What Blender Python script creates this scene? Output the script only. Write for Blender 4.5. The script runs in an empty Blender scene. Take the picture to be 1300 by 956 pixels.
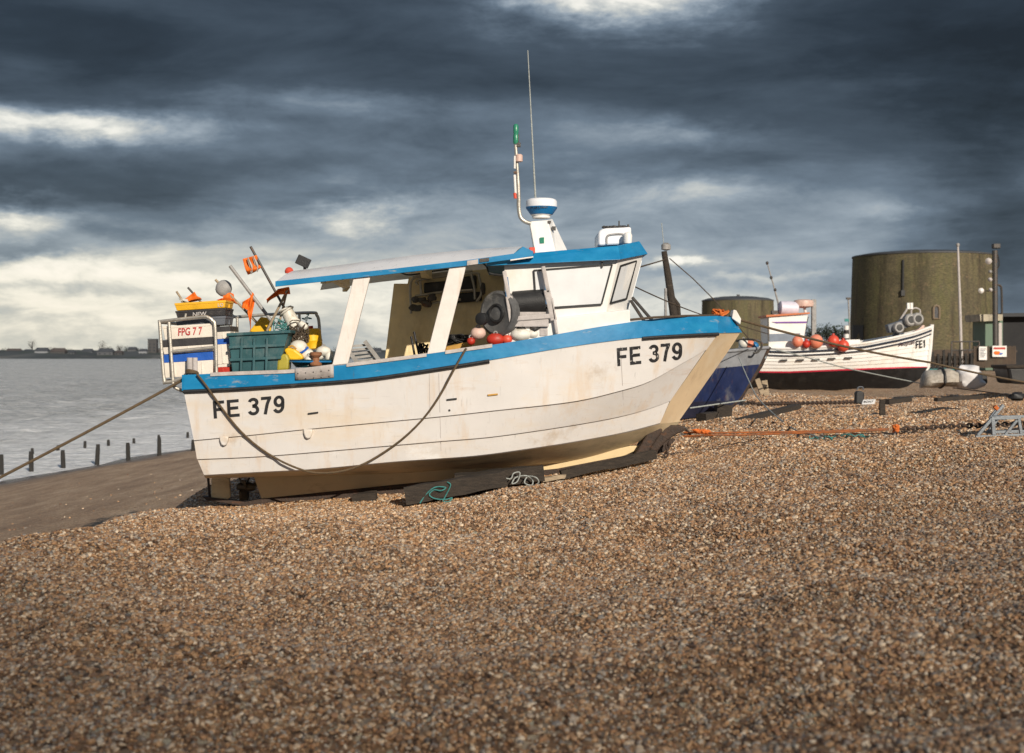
import bpy, bmesh, math, random
from mathutils import Vector, Matrix, noise
from mathutils.bvhtree import BVHTree

random.seed(7)
SC = bpy.context.scene
COL = SC.collection
F, CX, HY, CZ = 1805.0, 650.0, 449.0, 1.9      # focal length in photo pixels, horizon, eye height
R = math.radians
ABS = {}


def W(px, py, d):
    """point at distance d that the photograph shows at (px, py)"""
    return Vector(((px - CX) * d / F, d, CZ - (py - HY) * d / F))


def sstep(a, b, x):
    t = max(0.0, min(1.0, (x - a) / (b - a)))
    return t * t * (3 - 2 * t)


def interp(pts, x):
    if x <= pts[0][0]:
        return pts[0][1]
    for (x0, y0), (x1, y1) in zip(pts, pts[1:]):
        if x <= x1:
            return y0 + (y1 - y0) * (x - x0) / (x1 - x0)
    return pts[-1][1]


def smooth_curve(pts, n):
    """Catmull-Rom through Vectors"""
    pts = [Vector(p) for p in pts]
    P = [2 * pts[0] - pts[1]] + pts + [2 * pts[-1] - pts[-2]]
    out = []
    for i in range(1, len(P) - 2):
        for k in range(n):
            t = k / n
            a, b, c, d = P[i - 1], P[i], P[i + 1], P[i + 2]
            out.append(0.5 * ((2 * b) + (c - a) * t + (2 * a - 5 * b + 4 * c - d) * t * t + (3 * b - a - 3 * c + d) * t ** 3))
    out.append(P[-2])
    return out


# ------------------------------------------------------------------ mesh builder
class MB:
    def __init__(self):
        self.v, self.f = [], []

    def add(self, vs, fs):
        o = len(self.v)
        self.v += [Vector(p) for p in vs]
        self.f += [tuple(i + o for i in f) for f in fs]
        return self

    def box(self, c, s, rot=None):
        c = Vector(c)
        M = rot if rot is not None else Matrix.Identity(3)
        vs = [c + M @ Vector((x * s[0] / 2, y * s[1] / 2, z * s[2] / 2)) for x in (-1, 1) for y in (-1, 1) for z in (-1, 1)]
        return self.add(vs, [(0, 1, 3, 2), (4, 6, 7, 5), (0, 4, 5, 1), (2, 3, 7, 6), (0, 2, 6, 4), (1, 5, 7, 3)])

    def bar(self, a, b, w, t, up=(0, 0, 1)):
        a, b = Vector(a), Vector(b)
        d = (b - a)
        L = d.length
        d.normalize()
        u = Vector(up)
        s = d.cross(u)
        if s.length < 1e-4:
            s = d.cross(Vector((0, 1, 0)))
        s.normalize()
        u = s.cross(d)
        M = Matrix((d, s, u)).transposed()
        return self.box((a + b) / 2, (L, w, t), M)

    def prism(self, poly, vec):
        vec = Vector(vec)
        n = len(poly)
        vs = [Vector(p) for p in poly] + [Vector(p) + vec for p in poly]
        fs = [tuple(range(n)), tuple(range(2 * n - 1, n - 1, -1))]
        fs += [(i, (i + 1) % n, n + (i + 1) % n, n + i) for i in range(n)]
        return self.add(vs, fs)

    def grid(self, rows, closed=False):
        n = len(rows[0])
        vs = [p for r in rows for p in r]
        fs = []
        for i in range(len(rows) - 1):
            for j in range(n if closed else n - 1):
                k = (j + 1) % n
                fs.append((i * n + j, i * n + k, (i + 1) * n + k, (i + 1) * n + j))
        return self.add(vs, fs)

    def tube(self, pts, r, n=8, caps=True):
        pts = [Vector(p) for p in pts]
        rows = []
        prev = None
        for i, p in enumerate(pts):
            t = (pts[min(i + 1, len(pts) - 1)] - pts[max(i - 1, 0)]).normalized()
            if prev is None:
                a = t.cross(Vector((0, 0, 1)))
                if a.length < 0.1:
                    a = t.cross(Vector((0, 1, 0)))
            else:
                a = prev - t * prev.dot(t)
            a.normalize()
            prev = a
            b = t.cross(a)
            rr = r[i] if isinstance(r, (list, tuple)) else r
            rows.append([p + (a * math.cos(2 * math.pi * k / n) + b * math.sin(2 * math.pi * k / n)) * rr for k in range(n)])
        o = len(self.v)
        self.grid(rows, True)
        if caps:
            self.f.append(tuple(o + k for k in range(n)))
            m = o + (len(rows) - 1) * n
            self.f.append(tuple(m + k for k in reversed(range(n))))
        return self

    def lathe(self, prof, c, axis=(0, 0, 1), n=20):
        c = Vector(c)
        z = Vector(axis).normalized()
        x = z.cross(Vector((0, 0, 1)))
        if x.length < 0.05:
            x = Vector((1, 0, 0))
        x.normalize()
        y = z.cross(x)
        rows = [[c + z * h + (x * math.cos(2 * math.pi * k / n) + y * math.sin(2 * math.pi * k / n)) * max(r, 1e-4) for k in range(n)] for r, h in prof]
        o = len(self.v)
        self.grid(rows, True)
        self.f.append(tuple(o + k for k in range(n)))
        m = o + (len(rows) - 1) * n
        self.f.append(tuple(m + k for k in reversed(range(n))))
        return self

    def ball(self, c, r, s=(1, 1, 1), n=16, lump=0.0, seed=0):
        c = Vector(c)
        rows = []
        for i in range(n // 2 + 1):
            th = math.pi * i / (n // 2)
            row = []
            for k in range(n):
                ph = 2 * math.pi * k / n
                d = Vector((math.sin(th) * math.cos(ph), math.sin(th) * math.sin(ph), math.cos(th)))
                rr = r * (1 + lump * noise.noise(d * 1.7 + Vector((seed, seed * .7, 3))))
                row.append(c + Vector((d.x * s[0], d.y * s[1], d.z * s[2])) * rr)
            rows.append(row)
        return self.grid(rows, True)

    def torus(self, c, R_, r, axis=(0, 0, 1), n=20, m=8, sx=1.0, arc=(0, 1)):
        c = Vector(c)
        z = Vector(axis).normalized()
        x = z.cross(Vector((0, 0, 1)))
        if x.length < 0.05:
            x = Vector((1, 0, 0))
        x.normalize()
        y = z.cross(x)
        rows = []
        full = arc == (0, 1)
        for i in range(n + 1):
            a = 2 * math.pi * (arc[0] + (arc[1] - arc[0]) * i / n)
            rad = x * math.cos(a) * sx + y * math.sin(a)
            row = []
            for k in range(m):
                b = 2 * math.pi * k / m
                row.append(c + rad * R_ + (rad.normalized() * math.cos(b) + z * math.sin(b)) * r)
            rows.append(row)
        return self.grid(rows, True)

    def build(self, name, mat, parent=None, smooth=35, bevel=0, origin=None, solid=0, merge=True, recalc=True):
        o0 = ABS[parent.name] if parent is not None else (Vector(origin) if origin is not None else Vector((0, 0, 0)))
        me = bpy.data.meshes.new(name)
        me.from_pydata([v - o0 for v in self.v], [], self.f)
        bm = bmesh.new()
        bm.from_mesh(me)
        if merge:
            bmesh.ops.remove_doubles(bm, verts=bm.verts, dist=1e-5)
        if recalc:
            bmesh.ops.recalc_face_normals(bm, faces=bm.faces)
        bm.to_mesh(me)
        bm.free()
        me.materials.append(mat)
        ob = bpy.data.objects.new(name, me)
        COL.objects.link(ob)
        if smooth:
            me.shade_smooth()
            me.set_sharp_from_angle(angle=R(smooth))
        if solid:
            m = ob.modifiers.new('Solidify', 'SOLIDIFY')
            m.thickness = solid
            m.offset = 0
        if bevel:
            m = ob.modifiers.new('Bevel', 'BEVEL')
            m.width = bevel
            m.segments = 2
            m.limit_method = 'ANGLE'
            m.angle_limit = R(40)
        if parent is not None:
            ob.parent = parent
            ABS[ob.name] = o0.copy()
        else:
            ob.location = o0
            ABS[ob.name] = o0.copy()
        return ob


def tag(o, label=None, cat=None, group=None, kind=None):
    if label:
        o['label'] = label
    if cat:
        o['category'] = cat
    if group:
        o['group'] = group
    if kind:
        o['kind'] = kind
    return o


def thing(name, loc, label, cat, group=None):
    o = bpy.data.objects.new(name, None)
    o.empty_display_size = 0.2
    o.location = loc
    COL.objects.link(o)
    ABS[o.name] = Vector(loc)
    return tag(o, label, cat, group)


# ------------------------------------------------------------------ materials
def nd(nt, typ, **kw):
    n = nt.nodes.new(typ)
    for k, v in kw.items():
        if k.startswith('i_'):
            n.inputs[k[2:].replace('_', ' ')].default_value = v
        else:
            setattr(n, k, v)
    return n


def rgba(c, k=1.0):
    return (min(1, c[0] * k), min(1, c[1] * k), min(1, c[2] * k), 1)


def new_mat(name):
    m = bpy.data.materials.new(name)
    m.use_nodes = True
    nt = m.node_tree
    return m, nt, nt.nodes['Principled BSDF'], nt.links.new


def mixc(nt, fac, a, b):
    m = nt.nodes.new('ShaderNodeMix')
    m.data_type = 'RGBA'
    L = nt.links.new
    for sock, val in ((m.inputs[0], fac), (m.inputs[6], a), (m.inputs[7], b)):
        if hasattr(val, 'links') or hasattr(val, 'is_linked'):
            L(val, sock)
        else:
            sock.default_value = val
    return m.outputs[2]


def ramp(nt, fac, stops, interp_='LINEAR'):
    r = nt.nodes.new('ShaderNodeValToRGB')
    r.color_ramp.interpolation = interp_
    el = r.color_ramp.elements
    while len(el) < len(stops):
        el.new(0.5)
    for e, (p, c) in zip(el, stops):
        e.position = p
        e.color = c if isinstance(c, tuple) and len(c) == 4 else (c, c, c, 1)
    if fac is not None:
        nt.links.new(fac, r.inputs[0])
    return r.outputs[0]


def mat(name, col, rough=0.5, metal=0.0, var=0.15, vs=5.0, bump=0.15, bs=60.0, stains=(), coat=0.0, stretch=None):
    """painted / worn surface. stains: (colour, amount, scale(x,y,z), lo, hi)"""
    m, nt, p, L = new_mat(name)
    tc = nd(nt, 'ShaderNodeTexCoord')
    src = tc.outputs['Object']
    if stretch:
        mp = nd(nt, 'ShaderNodeMapping')
        mp.inputs['Scale'].default_value = stretch
        L(src, mp.inputs[0])
        src = mp.outputs[0]
    n1 = nd(nt, 'ShaderNodeTexNoise', i_Scale=vs, i_Detail=7.0, i_Roughness=0.65)
    L(src, n1.inputs['Vector'])
    f = ramp(nt, n1.outputs['Fac'], [(0.3, 0.0), (0.72, 1.0)])
    c = mixc(nt, f, rgba(col, 1 - var), rgba(col, 1 + var))
    for sc, amt, scl, lo, hi in stains:
        mp = nd(nt, 'ShaderNodeMapping')
        mp.inputs['Scale'].default_value = scl
        mp.inputs['Location'].default_value = (random.uniform(-9, 9), random.uniform(-9, 9), random.uniform(-9, 9))
        L(tc.outputs['Object'], mp.inputs[0])
        n = nd(nt, 'ShaderNodeTexNoise', i_Scale=1.0, i_Detail=8.0, i_Roughness=0.68)
        L(mp.outputs[0], n.inputs['Vector'])
        ff = ramp(nt, n.outputs['Fac'], [(lo, 0.0), (hi, amt)])
        c = mixc(nt, ff, c, rgba(sc))
    L(c, p.inputs['Base Color'])
    rr = ramp(nt, n1.outputs['Fac'], [(0.25, max(0, rough - .12)), (0.75, min(1, rough + .12))])
    L(rr, p.inputs['Roughness'])
    p.inputs['Metallic'].default_value = metal
    if coat:
        p.inputs['Coat Weight'].default_value = coat
    if bump:
        n2 = nd(nt, 'ShaderNodeTexNoise', i_Scale=bs, i_Detail=4.0)
        L(src, n2.inputs['Vector'])
        b = nd(nt, 'ShaderNodeBump', i_Strength=bump, i_Distance=0.02)
        L(n2.outputs['Fac'], b.inputs['Height'])
        L(b.outputs[0], p.inputs['Normal'])
    return m


RUST = (0.20, 0.075, 0.022)
GRIME = (0.10, 0.085, 0.065)
CREAM = (0.66, 0.50, 0.30)
M = {}
M['hull'] = mat('hull_paint', (0.66, 0.635, 0.615), 0.42, var=0.05, vs=2.0, bump=0.08, bs=9,
                stains=[(CREAM, 0.6, (0.55, 0.5, 1.6), 0.50, 0.76), ((0.60, 0.42, 0.25), 0.7, (5, 5, 0.8), 0.53, 0.80), ((0.50, 0.32, 0.18), 0.6, (1.1, 1, 7), 0.60, 0.78),
                        (RUST, 0.6, (2.2, 2, 1.4), 0.68, 0.86), (GRIME, 0.45, (26, 26, 2.2), 0.60, 0.82), (GRIME, 0.4, (2.5, 2.5, 42), 0.63, 0.76), ((.40, .30, .20), .5, (1.6, 1.6, 1.6), .62, .72), ((0.8, 0.8, 0.8), .6, (.8, .8, 1.2), .6, .66)])
M['hull_stem'] = mat('hull_stem_paint', (0.70, 0.54, 0.35), 0.45, var=0.08, vs=3, bump=0.08, bs=12,
                     stains=[(RUST, 0.5, (6, 6, .8), .58, .85), ((0.75, 0.66, 0.52), 0.6, (2, 2, 2), 0.5, 0.7)])
M['hull_bottom'] = mat('hull_bottom_paint', (0.68, 0.55, 0.36), 0.5, var=0.12, vs=3, bump=0.1,
                       stains=[((0.3, 0.24, 0.13), 0.7, (3, 3, 3), 0.5, 0.75), (GRIME, .6, (1.3, 2, 6), .56, .7)])
M['keel'] = mat('keel_paint', (0.70, 0.54, 0.30), 0.5, var=0.08, vs=3, stains=[(RUST, 0.5, (3, 3, 8), 0.55, 0.8)])
M['shoe'] = mat('keel_shoe_iron', (0.045, 0.028, 0.02), 0.75, var=0.5, vs=14, bump=0.5, bs=40, stains=[(RUST, 0.7, (5, 5, 9), 0.55, 0.75)])
M['blue'] = mat('blue_paint', (0.004, 0.185, 0.40), 0.38, var=0.14, vs=4, bump=0.06, bs=20,
                stains=[((0.34, 0.33, 0.31), 0.8, (3.4, 3.4, 11), 0.61, 0.70), ((0.02, 0.26, 0.48), 0.6, (1.1, 1, 3), .5, .65), (GRIME, 0.6, (18, 18, 3), .62, .8)])
M['white'] = mat('white_paint', (0.76, 0.74, 0.71), 0.4, var=0.06, vs=4, bump=0.05, bs=20,
                 stains=[(CREAM, 0.55, (2, 2, 1.2), 0.5, 0.78), (GRIME, 0.4, (14, 14, 1.5), 0.6, 0.85), (RUST, 0.5, (3, 3, 1.6), .7, .85)])
M['pillar'] = mat('pillar_paint', (0.74, 0.68, 0.63), 0.45, var=0.06, vs=6, bump=0.08, stains=[((0.5, 0.36, 0.2), 0.5, (9, 9, 2), 0.55, 0.8), (GRIME, .4, (20, 20, 3), .6, .8)])
M['canopy'] = mat('canopy_fibreglass', (0.88, 0.88, 0.90), 0.3, var=0.04, vs=3, bump=0.03, stains=[(CREAM, 0.3, (1, 1, 1), .55, .8), (GRIME, .3, (8, 8, 8), .62, .8)])
_nt = M['canopy'].node_tree
_tr = _nt.nodes.new('ShaderNodeBsdfTranslucent')
_tr.inputs[0].default_value = (.95, .80, .52, 1)
_mx = _nt.nodes.new('ShaderNodeMixShader')
_mx.inputs[0].default_value = 0.22
_nt.links.new(_nt.nodes['Principled BSDF'].outputs[0], _mx.inputs[1])
_nt.links.new(_tr.outputs[0], _mx.inputs[2])
_nt.links.new(_mx.outputs[0], _nt.nodes['Material Output'].inputs[0])
M['roofwhite'] = mat('canopy_white', (0.80, 0.80, 0.82), 0.3, var=0.04, vs=3, bump=0.03, stains=[(CREAM, 0.3, (1, 1, 1), .55, .8), (GRIME, .3, (8, 8, 8), .62, .8)])
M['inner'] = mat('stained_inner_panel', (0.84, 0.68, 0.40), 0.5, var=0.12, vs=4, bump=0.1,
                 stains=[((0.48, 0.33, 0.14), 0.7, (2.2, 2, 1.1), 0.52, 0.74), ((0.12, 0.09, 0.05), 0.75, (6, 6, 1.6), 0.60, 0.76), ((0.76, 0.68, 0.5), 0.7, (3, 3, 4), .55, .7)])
M['board'] = mat('window_board', (0.70, 0.71, 0.72), 0.35, var=0.05, vs=3, bump=0.03, stains=[(GRIME, 0.35, (12, 12, 1.2), .58, .85)])
M['seal'] = mat('black_seal', (0.02, 0.02, 0.02), 0.6, var=0.3)
M['black'] = mat('black_rubber', (0.014, 0.014, 0.015), 0.55, var=0.4, vs=8, bump=0.2, stains=[((0.12, 0.11, .1), .5, (6, 6, 6), .58, .75)])
M['guard'] = mat('dark_guard', (0.10, 0.10, 0.10), 0.5, var=0.4, vs=7, bump=0.2, stains=[((.3, .29, .27), .7, (5, 5, 5), .56, .72), (RUST, .6, (6, 6, 6), .64, .78)])
M['deck'] = mat('cream_deck', (0.55, 0.48, 0.36), 0.6, var=0.2, vs=6, stains=[(GRIME, .6, (3, 3, 3), .55, .75)])
M['darkmetal'] = mat('dark_metal', (0.07, 0.065, 0.06), 0.55, metal=0.3, var=0.4, vs=12, bump=0.3, stains=[(RUST, 0.8, (8, 8, 8), 0.55, 0.72)])
M['grey'] = mat('worn_grey', (0.30, 0.29, 0.28), 0.55, var=0.25, vs=8, bump=0.2, stains=[(GRIME, 0.7, (7, 7, 7), 0.52, 0.72), (RUST, .5, (5, 5, 5), .66, .8)])
M['steel'] = mat('weathered_steel', (0.42, 0.39, 0.34), 0.42, metal=0.55, var=0.2, vs=12, bump=0.1, stains=[(RUST, 0.6, (9, 9, 5), 0.6, 0.78)])
M['cap'] = mat('bare_capping', (0.46, 0.42, 0.40), 0.6, var=0.2, vs=9, bump=0.2, stains=[(GRIME, .5, (8, 8, 8), .55, .75)])
M['letter'] = mat('black_lettering', (0.018, 0.018, 0.02), 0.5, var=0.3, bump=0)
M['letterworn'] = mat('worn_lettering', (0.018, 0.018, 0.02), 0.5, var=0.3, bump=0, stains=[((0.66, 0.62, 0.57), 0.95, (34, 34, 34), .60, .64)])
M['red'] = mat('red_plastic', (0.45, 0.03, 0.015), 0.45, var=0.2, stains=[(GRIME, .5, (9, 9, 9), .58, .75)])
M['redbuoy'] = mat('red_buoy', (0.62, 0.075, 0.04), 0.4, var=0.12, bump=.04)
M['pinkbuoy'] = mat('faded_buoy', (0.72, 0.22, 0.13), 0.45, var=0.12, bump=.04, stains=[((.7, .4, .3), .5, (4, 4, 4), .5, .7)])
M['orange'] = mat('orange_cloth', (0.80, 0.16, 0.01), 0.7, var=0.15, vs=9, bump=0.2)
M['orangestripe'] = mat('reflective_stripe', (0.45, 0.42, 0.38), 0.5, var=0.1)
M['orangerope'] = mat('orange_rope', (0.62, 0.15, 0.025), 0.8, var=0.3, vs=20, bump=0.5, bs=150, stains=[(GRIME, .6, (12, 12, 12), .5, .7)])
M['rustrope'] = mat('rust_orange_rope', (0.36, 0.105, 0.025), 0.8, var=0.35, vs=14, bump=0.5, bs=150, stains=[(GRIME, .8, (9, 9, 9), .45, .65)])
M['brownrope'] = mat('brown_rope', (0.115, 0.078, 0.042), 0.85, var=0.35, vs=30, bump=0.6, bs=160)
M['darkrope'] = mat('dark_rope', (0.085, 0.06, 0.04), 0.85, var=0.35, vs=30, bump=0.6, bs=160)
M['tealrope'] = mat('teal_rope', (0.05, 0.22, 0.21), 0.8, var=0.3, vs=30, bump=0.5, bs=150)
M['palerope'] = mat('pale_rope', (0.36, 0.38, 0.36), 0.8, var=0.3, vs=30, bump=0.5, bs=150)
M['yellow'] = mat('yellow_plastic', (0.80, 0.46, 0.01), 0.45, var=0.12, vs=6, bump=0.05, stains=[(GRIME, .5, (7, 7, 7), .6, .78)])
M['olive'] = mat('olive_plastic', (0.36, 0.30, 0.03), 0.5, var=0.2, vs=6, stains=[(GRIME, .5, (7, 7, 7), .55, .78)])
M['teal'] = mat('teal_plastic', (0.024, 0.088, 0.10), 0.5, var=0.22, vs=5, bump=0.05, stains=[((.16, .2, .2), .6, (5, 5, 3), .55, .75), (GRIME, .5, (10, 10, 10), .6, .75)])
M['cratewhite'] = mat('white_crate', (0.72, 0.66, 0.58), 0.5, var=0.1, vs=6, stains=[((0.55, 0.36, 0.2), .5, (7, 7, 4), .55, .8), (GRIME, .5, (11, 11, 11), .62, .8)])
M['crategrey'] = mat('grey_crate', (0.11, 0.12, 0.14), 0.5, var=0.2, stains=[((.3, .28, .26), .4, (9, 9, 9), .6, .8)])
M['crateblack'] = mat('black_crate', (0.03, 0.028, 0.03), 0.5, var=0.3, stains=[((.3, .26, .22), .4, (9, 9, 9), .6, .8)])
M['crateyellow'] = mat('yellow_crate', (0.78, 0.42, 0.02), 0.45, var=0.15, stains=[(GRIME, .5, (9, 9, 9), .58, .78)])
M['crateblue'] = mat('blue_crate', (0.01, 0.09, 0.42), 0.45, var=0.15)
M['float'] = mat('white_float', (0.68, 0.65, 0.58), 0.5, var=0.12, vs=8, bump=0.1, stains=[((.3, .26, .16), .7, (10, 10, 10), .52, .7)])
M['wood'] = mat('old_timber', (0.042, 0.032, 0.024), 0.85, var=0.5, vs=7, bump=0.8, bs=30, stretch=(1, 6, 6), stains=[((.13, .10, .07), .6, (2, 14, 14), .57, .72)])
M['palewood'] = mat('pale_timber', (0.36, 0.28, 0.19), 0.8, var=0.3, vs=7, bump=0.5, bs=30, stretch=(1, 6, 6), stains=[(GRIME, .6, (2, 9, 9), .55, .7)])
M['postwood'] = mat('groyne_timber', (0.022, 0.02, 0.018), 0.8, var=0.5, vs=7, bump=0.7, bs=12, stretch=(5, 5, 1))
M['bronze'] = mat('dull_bronze', (0.10, 0.085, 0.06), 0.5, metal=0.7, var=0.3, bump=.2)
M['green'] = mat('green_lens', (0.03, 0.22, 0.13), 0.3, var=0.1)
M['brandblue'] = mat('radar_blue', (0.01, 0.14, 0.33), 0.4, var=0.1)
M['ochre'] = mat('ochre_box', (0.45, 0.24, 0.04), 0.6, var=0.25, stains=[(GRIME, .6, (8, 8, 8), .55, .75)])
M['pink'] = mat('faded_pink_float', (0.62, 0.43, 0.36), 0.5, var=0.15, vs=8)


def object_lists():
    return None


# ------------------------------------------------------------------ terrain
UP = [(-6, -0.45), (-4.2, -0.10), (-3.4, -0.03), (-1.5, 0.10), (0.5, 0.36), (2, 0.58), (3.2, 0.72), (5, 0.80), (8, 0.86),
      (20, 0.84), (40, 1.05), (100, 1.4), (1000, 3.0)]
SEA = -2.5


def xw(y):
    return -16.2 + 0.17 * (min(y, 1400) - 58)


def gz(x, y, detail=True):
    up = (interp(UP, x - .4) + interp(UP, x) * 2 + interp(UP, x + .4)) / 4
    up -= 0.24 * sstep(20, 28, y) * (1 - sstep(60, 120, y)) * sstep(0, 3, x)
    up += 0.30 * (1 - sstep(10, 17, y)) * (1 - sstep(-3.0, 1.5, x))
    up += 0.15 * math.exp(-((x + 3.75) / .65) ** 2) * (1 - sstep(15.2, 17.0, y))
    up += 0.16 * math.exp(-((x - 5.2) / 2.6) ** 2 - ((y - 18.6) / 1.0) ** 2)
    up -= 0.07 * math.exp(-((y - 16.6) / .9) ** 2) * sstep(-2.6, -1.2, x) * (1 - sstep(.8, 2.2, x))
    low = SEA + 0.098 * (x - xw(y))
    if low < SEA - 6:
        low = SEA - 6
    wob = 0.35 * noise.noise(Vector((y * 0.35, 2.3, 0))) + 0.18 * noise.noise(Vector((y * 1.3, 5, 0)))
    k = sstep(-5.9, -4.1, x + wob - 0.02 * max(0, y - 18))
    z = low + (up - low) * k if y < 400 or x < xw(y) + 60 else max(low, up) if low < up else up
    if x > -3 and y >= 400:
        z = min(z, 1.2) if x < 100 else z
    if detail and y < 120 and x > -30:
        a = (1 if k > 0.5 else 0.25) * (1 - .92 * math.exp(-((y - 17.2) / 1.5) ** 2) * sstep(-5, -4, x) * (1 - sstep(2.2, 3.2, x)))
        v = Vector((x * 0.28 + y * .1, y * 1.15, 0))
        z += a * 0.22 * noise.noise(v) + a * 0.11 * noise.noise(Vector((x * 1.1, y * 2.1, 4)))
        if y < 22 and x < 1.5:
            z += a * .20 * noise.noise(Vector((x * .75 + y * .3, y * 1.1, 12))) * (1 - sstep(-1.5, 1.5, x)) * (1 - sstep(16, 18, y))
        if y < 45:
            z += a * 0.034 * noise.noise(Vector((x * 3.2, y * 5.4, 9))) + a * 0.016 * noise.noise(Vector((x * 9, y * 12, 2)))
    return z


def lines_(a, fine0, fine1, b, step, grow=1.12):
    out = []
    x = fine0
    while x <= fine1:
        out.append(x)
        x += step
    s = step
    x = out[-1]
    while x < b:
        s *= grow
        x += s
        out.append(x)
    s = step
    x = fine0
    pre = []
    while x > a:
        s *= grow
        x -= s
        pre.append(x)
    return pre[::-1] + out


def ground_mat():
    m, nt, p, L = new_mat('shingle_ground')
    tc = nd(nt, 'ShaderNodeTexCoord')
    P = tc.outputs['Object']
    vo = nd(nt, 'ShaderNodeTexVoronoi', i_Scale=34.0)
    L(P, vo.inputs['Vector'])
    sep = nd(nt, 'ShaderNodeSeparateColor')
    L(vo.outputs['Color'], sep.inputs[0])
    peb = ramp(nt, sep.outputs[0], [(0.0, (0.095, 0.064, 0.044, 1)), (0.2, (0.302, 0.182, 0.108, 1)), (0.45, (0.491, 0.302, 0.174, 1)), (0.65, (0.634, 0.412, 0.238, 1)),
                                    (0.8, (0.428, 0.365, 0.302, 1)), (0.92, (0.824, 0.634, 0.445, 1)), (1.0, (0.850, 0.850, 0.683, 1))])
    n = nd(nt, 'ShaderNodeTexNoise', i_Scale=1.2, i_Detail=9.0, i_Roughness=0.7)
    L(P, n.inputs['Vector'])
    big = ramp(nt, n.outputs['Fac'], [(0.3, (.75, .70, .66, 1)), (0.7, (1.12, 1.08, 1.0, 1))])
    mul = nt.nodes.new('ShaderNodeMix')
    mul.data_type = 'RGBA'
    mul.blend_type = 'MULTIPLY'
    mul.inputs[0].default_value = 1
    L(peb, mul.inputs[6])
    L(big, mul.inputs[7])
    # the lower beach: fine grit in bands left by the tide
    at = nd(nt, 'ShaderNodeAttribute', attribute_name='lower')
    mp = nd(nt, 'ShaderNodeMapping')
    mp.inputs['Scale'].default_value = (1.8, 0.30, 1)
    mp.inputs['Rotation'].default_value = (0, 0, R(-9.5))
    L(P, mp.inputs[0])
    nb = nd(nt, 'ShaderNodeTexNoise', i_Scale=1.0, i_Detail=8.0, i_Roughness=0.72)
    L(mp.outputs[0], nb.inputs['Vector'])
    band = ramp(nt, nb.outputs['Fac'], [(0.32, (.22, .145, .10, 1)), (0.45, (.37, .255, .17, 1)), (0.55, (.48, .345, .235, 1)), (0.68, (.66, .51, .37, 1))])
    ng = nd(nt, 'ShaderNodeTexNoise', i_Scale=16.0, i_Detail=8.0, i_Roughness=0.85)
    L(P, ng.inputs['Vector'])
    gr = ramp(nt, ng.outputs['Fac'], [(0.36, (.42, .42, .42, 1)), (0.64, (1.5, 1.45, 1.4, 1))])
    mul2 = nt.nodes.new('ShaderNodeMix')
    mul2.data_type = 'RGBA'
    mul2.blend_type = 'MULTIPLY'
    mul2.inputs[0].default_value = 1
    L(band, mul2.inputs[6])
    L(gr, mul2.inputs[7])
    c = mixc(nt, at.outputs['Fac'], mul.outputs[2], mul2.outputs[2])
    aw = nd(nt, 'ShaderNodeAttribute', attribute_name='wet')
    c = mixc(nt, aw.outputs['Fac'], c, (.11, .085, .07, 1))
    L(c, p.inputs['Base Color'])
    rr = ramp(nt, aw.outputs['Fac'], [(0, .8), (1, .25)])
    L(rr, p.inputs['Roughness'])
    b = nd(nt, 'ShaderNodeBump', i_Strength=0.9, i_Distance=0.03)
    inv = nd(nt, 'ShaderNodeMath', operation='SUBTRACT')
    inv.inputs[0].default_value = 0.6
    L(vo.outputs['Distance'], inv.inputs[1])
    L(inv.outputs[0], b.inputs['Height'])
    b2 = nd(nt, 'ShaderNodeBump', i_Strength=0.8, i_Distance=0.08)
    L(ng.outputs['Fac'], b2.inputs['Height'])
    L(b.outputs[0], b2.inputs['Normal'])
    L(b2.outputs[0], p.inputs['Normal'])
    return m


def build_ground():
    xs = lines_(-2600, -8.0, 9.5, 3000, 0.11)
    ys = lines_(-60, 4.0, 24.0, 3200, 0.12)
    rows = [[Vector((x, y, gz(x, y))) for x in xs] for y in ys]
    mb = MB().grid(rows)
    ob = mb.build('beach', ground_mat(), smooth=180, merge=False)
    me = ob.data
    lo = me.attributes.new('lower', 'FLOAT', 'POINT')
    we = me.attributes.new('wet', 'FLOAT', 'POINT')
    for i, v in enumerate(me.vertices):
        x, y, z = v.co
        wob = 0.3 * noise.noise(Vector((y * 0.35, 2.3, 0)))
        lo.data[i].value = .68 * (1 - sstep(-7.6, -4.8, x + wob * 2 + .8 * noise.noise(Vector((x * .8, y * .6, 6))) - 0.02 * max(0, y - 18))) if y < 400 else 0
        we.data[i].value = 1 - sstep(SEA + 0.05, SEA + 0.33 + .1 * noise.noise(Vector((x * .2, y * .3, 1))), z)
    tag(ob, kind='structure')
    return ob


build_ground()


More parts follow.
